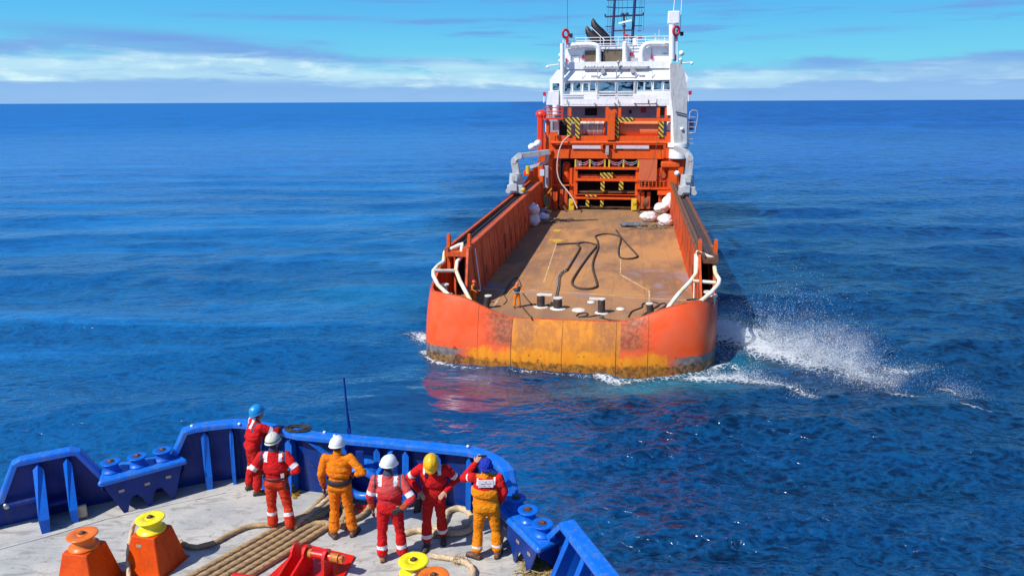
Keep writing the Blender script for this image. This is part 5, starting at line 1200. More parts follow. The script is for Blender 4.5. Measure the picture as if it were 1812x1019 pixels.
bollard(860, 545, .85, .22, .16, base=False); bollard(957, 543, .85, .27, 0, .30); bollard(987, 546, .72, .29); bollard(1064, 554, .95, .24, 0, -.35); bollard(1153, 560, .85, .22, -.18, base=False)
for px, py, r in ((1024, 549, .48), (1098, 547, .30), (1046, 535, .28)):
    p = SZ(px, py, 3.12); mb = MB(); mb.lathe([(r, 0), (r * .9, .07), (r * .5, .10), (0, .10)], p, n=20); sb(mb, 'deck_socket', BTOP)
for px, py, z in ((787, 505, 4.4), (793, 521, 3.9), (1253, 518, 4.3), (1240, 535, 3.9), (1262, 524, 4.0)):
    p = SY(px, py, 3.6); mb = MB(); p0 = Vector((p.x, p.y, 3.1)); mb.cyl(p0, Vector((p.x, p.y, p.z)), .16, n=14); mb.cyl(p, p + Vector((0, 0, .10)), .30, n=14); sb(mb, 'quarter_bollard', BTOP)
# painted lines on the deck: thin raised strips
LINEM = mat('worn_cream_line', (.66, .50, .30), .8, col2=(.42, .24, .09), scale=1.3, amt=.8, thr=.48)
def dline(pts, w_=.11):
    for a, b_ in zip(pts[:-1], pts[1:]):
        a = SZ(*a, 3.1); b_ = SZ(*b_, 3.1); d = (b_ - a).normalized(); n_ = Vector((-d.y, d.x, 0)) * w_ / 2; mb = MB(); z = Vector((0, 0, .006))
        mb.plate([a - n_ + z, b_ - n_ + z, b_ + n_ + z, a + n_ + z], (0, 0, 1), .006); sb(mb, 'deck_line', LINEM, sdeck)
dline([(843, 510), (938, 516)]); dline([(938, 513), (1010, 518), (1102, 524)]); dline([(1102, 526), (1214, 531)]); dline([(1098, 430), (1098, 484)], .09); dline([(1098, 486), (1149, 515), (1149, 540)], .12); dline([(892, 512), (872, 545)], .14); dline([(962, 500), (985, 430)], .10)
YB = mat('yellow_blotch', (.62, .36, .02), .8, col2=(.4, .2, .04), scale=2, amt=.8)
for px, py, r in ((986, 408, .45), (986, 426, .55), (975, 425, .2)):
    p = SZ(px, py, 3.1) + Vector((0, 0, .01)); mb = MB(); mb.plate([p + Vector((r * math.cos(a) * (1 + .2 * math.sin(3 * a)), r * 1.8 * math.sin(a), 0)) for a in [2 * math.pi * k / 18 for k in range(18)]], (0, 0, 1), .006); sb(mb, 'paint_patch', YB, sdeck)

# ---- winch house across the fore end of the cargo deck (front face on Y=53)
def bbox(x0, y0, x1, y1, Y, dY, name, m, par=None, bev=0.0):
    """box whose aft face covers the photo rectangle (zB crop coordinates) on plane Y, dY deep"""
    a = QB(x0, y0, Y); b_ = QB(x1, y1, Y); c_ = (a + b_) / 2; mb = MB(); mb.box((c_.x, Y + dY / 2, c_.z), (abs(b_.x - a.x), dY, abs(a.z - b_.z)), bev=bev); return sb(mb, name, m, par)
wh = bbox(370, 430, 1240, 505, 52.8, 2.6, 'winch_frame_beam', SORG)
bbox(350, 505, 400, 900, 53.4, 1.0, 'frame_leg', SORG2); bbox(1240, 500, 1300, 900, 53.4, 1.0, 'frame_leg', SORG2)
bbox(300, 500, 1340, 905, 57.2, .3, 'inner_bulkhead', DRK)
bbox(400, 505, 1250, 900, 57.0, .1, 'opening_shade_sheet', DRK)  # black sheet painting the shade seen through the frame openings
for (x0, x1) in ((525, 548), (1020, 1045)): bbox(x0, 570, x1, 895, 52.9, .5, 'frame_upright', SORG)
bbox(490, 580, 527, 830, 53.3, .8, 'frame_side', SORG); bbox(1045, 740, 1075, 900, 53.4, .5, 'frame_side', SORG2)
for y0, y1 in ((569, 592), (660, 686), (788, 798), (808, 832)): bbox(530, y0, 1035, y1, 52.7, .45, 'frame_crossbeam', SORG)
bbox(530, 634, 1035, 660, 53.3, 1.5, 'tread', SORG2); bbox(535, 762, 1015, 780, 53.2, 1.5, 'tread', RUST); bbox(535, 885, 1010, 897, 53.0, .6, 'sill', RUST)
for r in ((735, 615, 835, 662, 52.9), (738, 685, 768, 762, 52.7), (885, 685, 918, 755, 52.7), (618, 832, 645, 888, 52.8), (735, 832, 760, 888, 52.8), (615, 792, 710, 808, 52.6)): bbox(*r[:4], r[4], .12, 'hazard_plate', HAZ)
# drum rack
for x0 in (530, 645, 765, 800, 915, 1035): bbox(x0, 507, x0 + 11, 572, 52.9, .15, 'rack_post', YSHIP)
dm = {'w': SWHT, 'r': REDR, 'b': mat('blue_grey_drum', (.25, .33, .55), .5), 'o': mat('olive_drum', (.22, .22, .05), .6), 'g': SGREY}
for x, k, r in ((565, 'w', 22), (620, 'r', 21), (685, 'b', 16), (728, 'r', 24), (845, 'r', 26), (885, 'g', 14), (940, 'r', 18), (985, 'o', 20)):
    p = QB(x, 567, 53.6); rr_ = r * .0161; mb = MB(); h = rr_ * 2.2; mb.lathe([(0, 0), (rr_, 0), (rr_, h * .3), (rr_ * 1.05, h * .33), (rr_, h * .36), (rr_, h * .66), (rr_ * 1.05, h * .69), (rr_, h * .72), (rr_, h), (0, h)], p, n=18)
    o = mb.build('drum', dm[k], ship, local=True)
for i, (a, b_) in enumerate(((548, 645), (656, 765), (812, 915), (926, 1035))):
    for yy in (515, 530): mb = MB(); pts = [QB(a + (b_ - a) * u, yy + 22 * 4 * u * (1 - u), 52.85) for u in [k / 8 for k in range(9)]]; mb.tube(pts, .035, 6); sb(mb, 'rack_chain', SGREY)
# salmon door panel, gratings, platforms
bbox(1048, 510, 1185, 682, 52.5, .25, 'panel_door', mat('salmon_panel', (.62, .14, .05), .6, col2=(.5, .1, .04), scale=.8))
for k in range(9): bbox(1030 + k * 30, 685, 1036 + k * 30, 738, 52.0, .06, 'rail_stanchion', SORG)
for y in (688, 705, 722, 736): bbox(1028, y, 1275, y + 5, 51.95, .06, 'rail_bar', SORG)
bbox(1020, 738, 1290, 752, 51.8, 1.6, 'platform', SORG)
bbox(1225, 530, 1372, 575, 51.5, 2.2, 'platform_box', SORG, bev=.15); bbox(1285, 575, 1345, 745, 51.8, 1.2, 'house_side', SORG); bbox(1200, 600, 1280, 690, 53.0, 1.0, 'machinery_box', SORG2, bev=.1); bbox(1360, 570, 1400, 640, 51.6, .6, 'side_post', SORG)
bbox(1195, 760, 1330, 795, 51.6, 1.8, 'platform', SORG)
p = QB(1350, 620, 51.2); mb = MB(); mb.ball(p, .34, 16); sb(mb, 'floodlight', SWHT)
p = QB(1235, 630, 52.9); mb = MB(); mb.cyl(p, p + Vector((0, .5, 0)), .95, n=26); mb.cyl(p - Vector((0, .2, 0)), p, .45, n=18); sb(mb, 'side_winch', SORG2)
for x in (1030, 1062, 1110, 1205): bbox(x, 770, x + 22, 905, 52.4, .5, 'guide_post', SORG2)
p = QB(1095, 850, 53.2); mb = MB(); mb.cyl(p - Vector((.3, 0, 0)), p + Vector((.3, 0, 0)), .95, n=24); sb(mb, 'guide_roller', RUST)
for x in (415, 450): bbox(x, 750, x + 20, 915, 52.2, .5, 'guide_post', SORG2)
p = QB(447, 830, 53.2); mb = MB(); mb.cyl(p - Vector((.3, 0, 0)), p + Vector((.3, 0, 0)), .95, n=24); sb(mb, 'guide_roller', SORG2)
bbox(355, 708, 525, 722, 52.9, .3, 'frame_pipe', SORG); p = QB(465, 600, 54.5); mb = MB(); mb.cyl(QB(465, 690, 54.5), QB(465, 560, 54.5), .55, n=20); mb.ball(QB(465, 560, 54.5), .55, 18); sb(mb, 'tank', SORG)
for x0 in (483, 985):
    a = QB(x0, 825, 51.9); b_ = QB(x0 + 42, 918, 51.9); mb = MB(); mb.box(((a.x + b_.x) / 2, 52.1, (a.z + b_.z) / 2), (b_.x - a.x, .5, a.z - b_.z), bev=.12); mb.cyl(((a.x + b_.x) / 2, 51.75, a.z - .45), ((a.x + b_.x) / 2, 51.95, a.z - .45), .22, n=16); sb(mb, 'yellow_fender', YSHIP)
for sx, x in ((1, 440), (-1, 1060)):
    a = QB(x, 880, 50.5); b_ = QB(x + sx * 25, 920, 50.5); c_ = QB(x - sx * 5, 955, 50.3); mb = MB(); mb.bar(a, b_, .25, .25); mb.bar(b_, c_, .25, .25); sb(mb, 'towing_pin_link', RUST)
# upper winch level
bbox(370, 320, 1290, 372, 53.0, 2.8, 'winch_bed', SORG)
mb = MB(); mb.cyl(QB(340, 375, 52.7), QB(1280, 375, 52.7), .19, n=14); sb(mb, 'pipe_rail', SORG)
bbox(430, 180, 1345, 203, 53.0, .5, 'gantry_beam', SORG)
bbox(360, 395, 1240, 432, 53.6, 1.6, 'beam_shelf', SORG2)
for x0, x1 in ((510, 740), (862, 1125)): bbox(x0, 396, x1, 424, 52.6, .35, 'light_trough', mat('pale_light_trough', (.62, .60, .68), .5, col2=(.4, .38, .42), scale=1.2) if 'pale_light_trough' not in bpy.data.materials else bpy.data.materials['pale_light_trough'])
bbox(738, 385, 755, 430, 52.5, .4, 'bracket_plate', SORG); bbox(838, 385, 856, 430, 52.5, .4, 'bracket_plate', SORG)
cp_ = bbox(795, 128, 848, 355, 52.4, .7, 'centre_post', SORG); 
for x, r in ((800, .42), (845, .36)):
    p = QB(x, 130, 52.5); mb = MB(); mb.cyl(p, p + Vector((0, .5, 0)), r, n=18); sb(mb, 'post_sheave', SORG, cp_)
for x0, y0, y1 in ((778, 90, 180), (878, 95, 178), (480, 95, 165), (1190, 95, 175), (1255, 95, 190)): bbox(x0, y0, x0 + 22, y1, 54.2, .5, 'gantry_head', SORG)
p = QB(790, 460, 52.4); mb = MB(); mb.cyl(p, p + Vector((0, .4, 0)), .22, n=14); mb.box(p + Vector((0, .1, .5)), (.4, .3, .9)); sb(mb, 'hanging_block', SGREY)
for r in ((432, 172, 570, 210), (470, 210, 500, 320), (535, 210, 568, 340), (845, 172, 1000, 208), (845, 208, 878, 340), (1205, 205, 1240, 330)): bbox(*r, 52.8, .16, 'hazard_plate', HAZ)
bbox(405, 200, 470, 318, 54.6, .3, 'winch_side_plate', DRK); bbox(500, 200, 536, 320, 54.0, .3, 'winch_side_plate', SGREY)
WIRE = None
def wiremat():
    m, t, b = newmat('wound_wire'); co = t.coord(); x, y, z = t.xyz(co)
    n = t.noise(t.mapv(co, (9, .6, .6)), 1.0, 4, .6, .4); c = t.mix(t.sm(n, .4, .62), (.62, .54, .44), (.24, .19, .15)); t.put(b.inputs['Base Color'], c); b.inputs['Roughness'].default_value = .6
    t.put(b.inputs['Normal'], t.bump(n, .8, .1)); return m
def drum(x0, x1, y0, y1, m, nm):
    a = QB(x0, (y0 + y1) / 2, 54.6); b_ = QB(x1, (y0 + y1) / 2, 54.6); r = abs(QB(x0, y0, 54.6).z - QB(x0, y1, 54.6).z) / 2; z = (a.z + b_.z) / 2; Yc = 54.4 + r * .3
    o = bbox(x0, y0, x0 + 1, y0 + 1, 54.6, .01, 'winch_shaft', SORG) if False else None
    mb = MB(); mb.cyl((a.x, Yc, z), (b_.x, Yc, z), r, n=36); o = sb(mb, nm, m)
    for xx in (a.x - .1, b_.x + .1): mb = MB(); mb.cyl((xx - .06, Yc, z), (xx + .06, Yc, z), r * 1.18, n=36); sb(mb, 'drum_flange', SORG, o)
drum(572, 765, 198, 322, wiremat(), 'wire_drum'); drum(890, 1195, 200, 335, mat('drum_orange', (.85, .20, .06), .5, col2=(.78, .24, .09), scale=.6), 'tow_drum')
mb = MB(); mb.tube(spline([QB(490, 318, 52.5), QB(440, 360, 52.0), QB(405, 440, 51.6), QB(390, 540, 51.4), QB(392, 620, 51.2), QB(415, 690, 51.0), QB(470, 760, 50.6), QB(520, 830, 50.0), QB(550, 900, 49.6)], .4), .085, 10); sb(mb, 'hose', mat('pale_hose', (.55, .42, .36), .7))
for r in ((328, 290, 372, 500), (1268, 290, 1300, 500), (300, 180, 320, 500)): bbox(*r, 52.9, .5, 'gantry_column', SORG)
# left tower and fittings
def post(x, y0, y1, Y, r, m, name, n=18): mb = MB(); mb.cyl(QB(x, y1, Y), QB(x, y0, Y), r, n=n); return sb(mb, name, m)
SRED = mat('bright_red_orange_paint', (.80, .045, .012), .45, col2=(.7, .04, .012), scale=1.5)
o = bbox(228, 150, 272, 440, 53.0, 1.3, 'vent_trunk', SRED, bev=.2); p = QB(262, 150, 53.6); mb = MB(); mb.ball(p, .75, 18, sc=(1, 1, .8)); sb(mb, 'vent_cowl', SRED, o)
bbox(225, 440, 340, 470, 52.5, 2.0, 'side_platform', SORG2)
for y in (95, 125, 150): mb = MB(); mb.cyl(QB(280, y, 52.6), QB(432, y - 2, 52.6), .06, n=8); sb(mb, 'platform_rail', SRED)
for x in (282, 330, 345, 425, 436): post(x, 90, 180, 52.6, .06, SRED, 'platform_stanchion', 8)
bbox(275, 178, 440, 190, 52.4, 1.6, 'platform', SRED)
for x, Y in ((378, 54.2), (1295, 54.2)): post(x, 72, 155, Y, .42, SWHT, 'vent_pipe'); post(x, 205, 275, Y, .42, SWHT, 'vent_pipe')
bbox(290, 205, 330, 310, 53.6, .6, 'equipment_box', SGREY); post(312, 210, 290, 53.2, .08, SWHT, 'white_pipe'); post(300, 210, 290, 53.2, .08, SWHT, 'white_pipe')
for (x0, y0, x1, y1) in ((280, 300, 292, 500), (245, 430, 350, 445), (372, 285, 392, 320)): bbox(x0, y0, x1, y1, 52.5, .3, 'gantry_pipe', SORG)
for (x, y) in ((188, 408), (235, 382)):
    p = QB(x, y, 50.5); mb = MB(); capsule(mb, p - Vector((.0, .5, 0)), p + Vector((0, .5, 0)), .46, .46, 18); sb(mb, 'life_raft_canister', SWHT)
for k in range(12): bbox(243, 455 + k * 20, 262, 459 + k * 20, 52.2, .1, 'ladder_rung', SORG)
bbox(235, 545, 275, 790, 50.5, 1.6, 'side_house', SORG, bev=.1); bbox(290, 500, 345, 800, 51.5, 1.5, 'side_house', SORG, bev=.1); bbox(270, 560, 318, 740, 50.8, .8, 'hydraulic_unit', SGREY, bev=.1); bbox(120, 600, 200, 640, 50.0, .8, 'valve_box', SRED, bev=.08)
bbox(250, 590, 285, 640, 49.8, .3, 'control_box', mat('pale_blue_box', (.5, .6, .7), .5)); post(155, 560, 625, 49.5, .28, YSHIP, 'yellow_bottle')
mb = MB(); mb.bar(QB(290, 810, 50), QB(345, 740, 50), .3, .12); sb(mb, 'yellow_step', YSHIP)
for x in (330, 355, 375): bbox(x, 770, x + 14, 910, 51, .3, 'guide_post', SORG2)
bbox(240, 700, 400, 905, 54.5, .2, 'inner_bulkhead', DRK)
mb = MB(); mb.tube(spline([QB(1190, 330, 52.4), QB(1180, 430, 52.0), QB(1155, 560, 51.6), QB(1110, 680, 51.3), QB(1060, 760, 51.0), QB(1020, 810, 50.8)], .5), .035, 6); sb(mb, 'wire', RUST)
# ---- accommodation, bridge
def abox(x0, y0, x1, y1, Y, dY, name, m, par=None, bev=0.0):
    a = QA(x0, y0, Y); b_ = QA(x1, y1, Y); mb = MB(); mb.box(((a.x + b_.x) / 2, Y + dY / 2, (a.z + b_.z) / 2), (abs(b_.x - a.x), dY, abs(a.z - b_.z)), bev=bev); return sb(mb, name, m, par)
def aply(pts, Y, dY, name, m, par=None):
    P_ = [QA(x, y, Y) + Vector((0, dY / 2, 0)) for x, y in pts]
    for p in P_: p.y = Y + dY / 2
    mb = MB(); mb.plate(P_, (0, 1, 0), dY); return sb(mb, name, m, par)
zlow = 7.0
a = QA(440, 850, 60); b_ = QA(1300, 850, 60)
mb = MB(); mb.box((.6, 68, (zlow + a.z) / 2 + .02), (17.5, 15.8, a.z - zlow)); acc = sb(mb, 'accommodation_block', SGREY)  # grey base colour carries the shade under the bridge deck overhang
mb = MB(); mb.box((.4, 72, 9.5), (19.2, 24, 4)); sb(mb, 'forecastle', SORG)
a = QB(605, 95, 59.9); abox(612, 868, 708, 928, 60.0, .12, 'window', DRK, acc); abox(1060, 862, 1102, 905, 60.0, .1, 'locker', REDR, acc); abox(1212, 862, 1250, 925, 60.0, .1, 'locker', RUST, acc); abox(965, 885, 985, 912, 60.0, .1, 'porthole', DRK, acc); abox(470, 862, 500, 930, 60.0, .1, 'pipe_box', SWHT, acc)
abox(430, 838, 1300, 850, 57.2, 12, 'bridge_deck', SWHT); abox(430, 795, 1290, 840, 57.2, .12, 'bridge_bulwark', SWHT)
for x0 in (450, 720, 860, 1000): abox(x0, 755, x0 + 6, 800, 57.2, .08, 'rail_stanchion', SWHT)
for y in (757, 775): abox(432, y, 1290, y + 4, 57.15, .08, 'deck_rail', SWHT)
abox(450, 765, 600, 822, 57.3, .5, 'deck_locker', SWHT, bev=.05); abox(1005, 760, 1185, 830, 57.1, .2, 'screen', SWHT)
# wheelhouse: raked after wall
wx0, wx1 = 440, 1300
P_ = [QA(wx0, 838, 58.6), QA(wx1, 838, 58.6), QA(wx1, 735, 58.6), QA(wx0, 735, 58.6)]
whz0 = P_[0].z; zs = QA(800, 737, 58.6).z; zw = QA(800, 648, 58.6).z; zr = QA(800, 548, 58.6).z
x0 = P_[0].x; x1 = P_[1].x
mb = MB(); Yb = 68
prof = [(58.6, whz0), (58.6, zs), (58.75, zw), (58.35, zw + .05), (59.6, zr), (Yb, zr), (Yb, whz0)]
mb.grid([[Vector((x, y, z)) for y, z in prof] for x in (x0, x1)], smooth=False, closed=True); mb.add([Vector((x, y, z)) for x in (x0, x1) for y, z in prof], [tuple(range(7)), tuple(range(13, 6, -1))]); wheel = sb(mb, 'wheelhouse', SWHT)
def win(x0, y0, x1, y1, Y=58.66, par=None, rake=.08):
    a = QA(x0, y1, Y); b_ = QA(x1, y0, Y); f = MB(); w_ = .07
    for q in (((a.x + b_.x) / 2, a.z, b_.x - a.x + w_, w_), ((a.x + b_.x) / 2, b_.z, b_.x - a.x + w_, w_), (a.x, (a.z + b_.z) / 2, w_, b_.z - a.z), (b_.x, (a.z + b_.z) / 2, w_, b_.z - a.z)): f.box((q[0], Y - .05, q[1]), (q[2], .12, q[3]))
    o = sb(f, 'window', SWHT, par or wheel)
    g_ = MB(); g_.box(((a.x + b_.x) / 2, Y - .035, (a.z + b_.z) / 2), (b_.x - a.x - w_, .05, b_.z - a.z - w_)); sb(g_, 'pane', GLS, o)
for r in ((450, 662, 502, 733), (516, 664, 580, 733), (596, 666, 642, 732), (650, 662, 698, 731), (722, 660, 857, 735), (872, 656, 1006, 735), (722, 742, 857, 784), (872, 742, 1000, 784), (1030, 655, 1086, 726), (1090, 655, 1146, 726), (1160, 652, 1230, 722), (1242, 654, 1296, 722)): win(*r)
bpy_w = None
# bridge wings
for pts in ([(300, 838), (320, 735), (332, 728), (328, 640), (392, 560), (440, 520), (440, 838)],): wg = aply(pts, 58.8, 5.0, 'bridge_wing', SWHT)
win(350, 668, 408, 728, 58.74, wg)
aply([(300, 842), (318, 740), (400, 735), (400, 842)], 57.6, 1.4, 'wing_bulwark', SWHT)
wg2 = aply([(1290, 838), (1418, 838), (1412, 735), (1425, 690), (1440, 620), (1400, 560), (1330, 505), (1290, 520)], 58.8, 5.0, 'bridge_wing', SWHT)
mb = MB(); abox(1400, 655, 1418, 690, 58.7, .1, 'pane', GLS, wg2)
post_ = lambda x, y0, y1, Y, r, m, nm, n=12: sb((lambda q: (q.cyl(QA(x, y1, Y), QA(x, y0, Y), r, n=n), q)[1])(MB()), nm, m)
post_(430, 350, 850, 58.0, .28, SWHT, 'corner_pipe')
# top deck house
zt0 = QA(800, 548, 60.5).z
abox(450, 500, 1300, 548, 59.2, 8.5, 'top_deck', SWHT)
th_ = abox(452, 368, 1305, 505, 60.6, 6.0, 'top_house', SWHT)
abox(612, 408, 694, 497, 60.45, .2, 'brown_opening', mat('opening_brown', (.16, .115, .075), .8, col2=(.11, .08, .05), scale=1.5), th_); abox(760, 400, 908, 495, 60.45, .2, 'brown_opening', bpy.data.materials['opening_brown'], th_)  # flat brown plates drawn where the house wall has openings
abox(735, 415, 755, 495, 60.4, .2, 'dark_door', DRK, th_); abox(972, 425, 1000, 452, 60.4, .2, 'red_box', REDR, th_); abox(965, 465, 1045, 492, 60.4, .2, 'grille', SGREY, th_)
abox(455, 470, 470, 508, 60.3, .2, 'red_box', REDR, th_); abox(1140, 445, 1155, 480, 60.3, .2, 'red_box', REDR, th_); abox(590, 445, 606, 475, 60.35, .2, 'red_box', REDR, th_)
for pts in ([(455, 372), (560, 362), (660, 360), (712, 375), (722, 420), (720, 500)], [(1300, 352), (1180, 350), (1110, 355), (1075, 385), (1065, 430), (1062, 500)]):
    mb = MB(); mb.tube(spline([QA(x, y, 60.0) for x, y in pts], .3), .34, 14); sb(mb, 'arched_duct', SWHT)
post_(932, 350, 500, 60.0, .32, SWHT, 'vent_pipe', 16); mb = MB(); mb.ball(QA(932, 352, 60.0), .33, 14); sb(mb, 'vent_pipe_cap', SWHT)
abox(600, 540, 1110, 552, 58.9, .3, 'wiper_rail', SGREY)
for x, y in ((540, 375), (1265, 358), (532, 575), (1232, 570)): abox(x - 14, y - 14, x + 14, y + 16, 59.6, .35, 'floodlight', SGREY, bev=.05)
for x, y in ((755, 575), (993, 570)): mb = MB(); p = QA(x, y, 58.6); mb.cyl(p, p + Vector((0, .5, 0)), .32, n=18); sb(mb, 'searchlight', SGREY)
for x, y in ((682, 615), (1068, 610)): abox(x - 22, y - 9, x + 24, y + 9, 58.6, .2, 'louvre', SGREY, wheel)
mb = MB(); p = QA(880, 500, 58.7); mb.cyl(p, QA(880, 560, 58.7), .12, n=10); mb.ball(p, .22, 12); sb(mb, 'camera_dome', SGREY)
for k in range(22):
    x = 610 + k * 24; rg_ = (k * 37) % 11
    abox(x, 531 + rg_ * .4, x + 9 + rg_, 541 + rg_ * .3, 58.95, .15, 'deck_fitting', SGREY if k % 3 else DRK)
for (x0, y0, x1, y1) in ((505, 450, 562, 453), (562, 450, 565, 500), (505, 450, 508, 500), (1235, 432, 1300, 435), (1145, 390, 1148, 450), (722, 625, 860, 628), (872, 622, 1008, 625), (860, 560, 863, 800), (712, 560, 715, 800), (1012, 560, 1015, 800), (590, 560, 592, 650), (1150, 560, 1152, 650)): abox(x0, y0, x1, y1, 58.45 if y0 > 548 else 60.5, .1, 'panel_trim', SGREY)
for x in (470, 880, 1120): mb = MB(); mb.cyl(QA(x, 835, 57.0), QA(x, 800, 57.0), .05, n=6); sb(mb, 'drain_pipe', DRK)
for x, y in ((850, 830), (690, 832), (1010, 830), (1180, 828)): mb = MB(); mb.ball(QA(x, y, 57.0), .13, 10); sb(mb, 'deck_lamp', SGREY)
# rails round the top
for y in (300, 325, 350): 
    mb = MB(); mb.cyl(QA(460, y + 8, 59.9), QA(1300, y - 8, 59.9), .045, n=8); sb(mb, 'deck_rail', SWHT)
for x in (460, 540, 620, 735, 762, 820, 880, 960, 1035, 1100, 1180, 1250): mb = MB(); mb.cyl(QA(x, 372, 59.9), QA(x, 300, 59.9), .045, n=8); sb(mb, 'rail_stanchion', SWHT)
# funnels
def funnel(p0, p1, r, dep=66):
    a = QA(*p0, dep); b_ = QA(*p1, dep); d = b_ - a; up = Vector((.10, 0, .55)) * (r / .6)
    pts = [a, a + d * .35, a + d * .62, a + d * .80, a + d * .90 + up * .25, a + d * .97 + up * .7, b_ + up * 1.15]; mb = MB(); mb.tube(pts, [r, r, r * .97, r * .86, r * .68, r * .42, r * .10], 20); return sb(mb, 'exhaust_funnel', BLK)
funnel((835, 380), (668, 195), .72); funnel((775, 380), (620, 250), .62, 65); mb = MB(); mb.cyl(QA(775, 330, 64.6), QA(655, 215, 64.6), .05, n=8); sb(mb, 'funnel_stay', SWHT)
# mast
def aline(p, q, Y, r, m=NAVM, name='mast_spar', Y2=None): mb = MB(); mb.cyl(QA(*p, Y), QA(*q, Y2 or Y), r, n=8); return sb(mb, name, m, mast)
mb = MB(); mb.cyl(QA(828, 370, 64), QA(858, -120, 64), .22, .16, n=12); mast = sb(mb, 'mast', NAVM)
aline((990, 350), (1020, -120), 64, .20, name='mast_leg')
for (x0, y0, x1, y1, r) in ((775, 137, 1082, 122, .12), (788, 3, 1090, -3, .09), (785, 58, 870, 66, .07), (870, 66, 1090, 62, .06), (845, 250, 990, 244, .09), (775, 215, 830, 215, .06), (1005, 210, 1070, 208, .06), (800, 262, 840, 262, .04), (1030, 250, 1060, 250, .04)): aline((x0, y0), (x1, y1), 64, r)
for x in (792, 812, 875, 905, 945, 1045, 1060, 1080): aline((x, 255 if x < 830 or x > 1040 else 180), (x + 12, -60), 64.3, .022, name='stay')
for x, y in ((775, 137), (1080, 125)): aline((x, y), (x - 1, y - 22), 64, .10)
aline((925, 370), (925, 115), 63.6, .13, RUST, 'radar_post'); mb = MB(); mb.bar(QA(882, 190, 63.3), QA(985, 165, 63.3), .25, .22); sb(mb, 'radar_scanner', SWHT, mast)
for x, y, m_ in ((938, 290, REDR), (1052, 300, REDR), (960, 298, REDR)): mb = MB(); mb.box(QA(x, y, 63.4), (.7, .5, .4), bev=.1); sb(mb, 'mast_lamp', m_, mast)
for x, y in ((925, 210), (990, 360), (985, 390), (912, 120), (948, 118)): mb = MB(); mb.ball(QA(x, y, 63.2), .26, 12); sb(mb, 'mast_unit', NAVM, mast)
aline((1015, 370), (1015, 310), 62, .35, SWHT, 'white_drum')
# aerials, right mast, lifebuoys
post_(472, -90, 240, 60, .03, NAVM, 'whip_aerial', 6)
for x0, x1 in ((1322, 1338), (1375, 1392)): mb = MB(); mb.cyl(QA(x0, 240 if x0 > 1350 else 90, 59), QA(x1, -60, 59), .05, n=8); sb(mb, 'whip_aerial', SWHT)
for x, y in ((1172, 270), (1205, 240)): mb = MB(); mb.cyl(QA(x, 330, 60), QA(x + 2, y, 60), .035, n=6); sb(mb, 'whip_aerial', SWHT)
post_(1310, 200, 480, 58.2, .40, SWHT, 'signal_mast'); abox(1280, 90, 1368, 190, 58.0, 1.4, 'white_equipment_box', SWHT, bev=.12)
post_(1352, 240, 500, 58.3, .10, SWHT, 'signal_mast_pipe'); abox(1322, 440, 1345, 490, 58.4, .3, 'red_box', REDR)
def torus(c, R_, r, m, name, par=None):
    mb = MB(); mb.tube([c + Vector((R_ * .72 * math.cos(a), R_ * .3 * math.cos(a), R_ * math.sin(a))) for a in [2 * math.pi * k / 24 for k in range(24)]], r, 10, closed=True); return sb(mb, name, m, par)
torus(QA(457, 272, 59.5), .50, .17, REDR, 'lifebuoy'); torus(QA(1344, 248, 57.9), .52, .17, REDR, 'lifebuoy')
for x, y in ((498, 285), (1388, 272)): abox(x - 12, y - 16, x + 14, y + 16, 59.4, .5, 'horn_speaker', BLK, bev=.1)
for x, y in ((470, 325), (1340, 312)): abox(x - 10, y - 22, x + 10, y + 22, 59.4, .3, 'buoy_light', REDR, bev=.05)
for x, y, r in ((417, 445, .30), (412, 490, .24), (1385, 430, .36), (1378, 480, .24)): mb = MB(); mb.ball(QA(x, y, 58.5), r, 14); sb(mb, 'white_dome', SWHT)
for a_, b2 in (((400, 518), (312, 530)), ((1385, 510), (1470, 500))): mb = MB(); mb.cyl(QA(*a_, 58.5), QA(*b2, 58.5), .07, n=8); mb.ball(QA(*b2, 58.5) - Vector((0, 0, .15)), .2, 12); sb(mb, 'wing_lamp_arm', SWHT)
post_(413, 500, 545, 58.4, .13, SGREY, 'lamp_post'); post_(1378, 490, 545, 58.4, .13, SGREY, 'lamp_post')
for x, y in ((287, 755), (1455, 745)): abox(x - 12, y - 16, x + 12, y + 16, 58.2, .3, 'side_lamp', REDR, bev=.06); post_(x - 4 if x < 900 else x - 12, y + 16, y + 70, 58.2, .07, SWHT, 'lamp_post')
for x in (438, 455): post_(x, 320, 405, 59.6, .08, SWHT, 'ladder_side')
# ---- big crane stowed upright on the starboard side
P_ = [(1298, 510), (1378, 510), (1410, 560), (1430, 740), (1428, 1160), (1330, 1160), (1322, 900), (1305, 760)]
jib = aply(P_, 51.2, 1.5, 'crane_jib', CRW)
mb = MB(); P2 = [QA(x, y, 52.9) for x, y in ((1290, 600), (1330, 640), (1345, 1160), (1300, 1160), (1300, 900))]; mb.plate([Vector((p.x, 53.1, p.z)) for p in P2], (0, 1, 0), .5); sb(mb, 'jib_cylinder_cover', SWHT, jib)
c_ = QB(1362, 410, 52); mb = MB(); mb.cyl((c_.x, 52.2, c_.z), (c_.x, 52.2, c_.z + .5), 1.35, n=30); mb.cyl((c_.x, 52.2, QB(1362, 500, 52).z), (c_.x, 52.2, c_.z), 1.15, n=30); ped = sb(mb, 'crane_pedestal', SWHT)
mb = MB(); p = QB(1390, 265, 51.1); mb.ball(p, .22, 12); sb(mb, 'jib_lamp', SWHT, jib)
bbox(1285, 500, 1440, 900, 51.9, 3.0, 'crane_seat', SORG2)
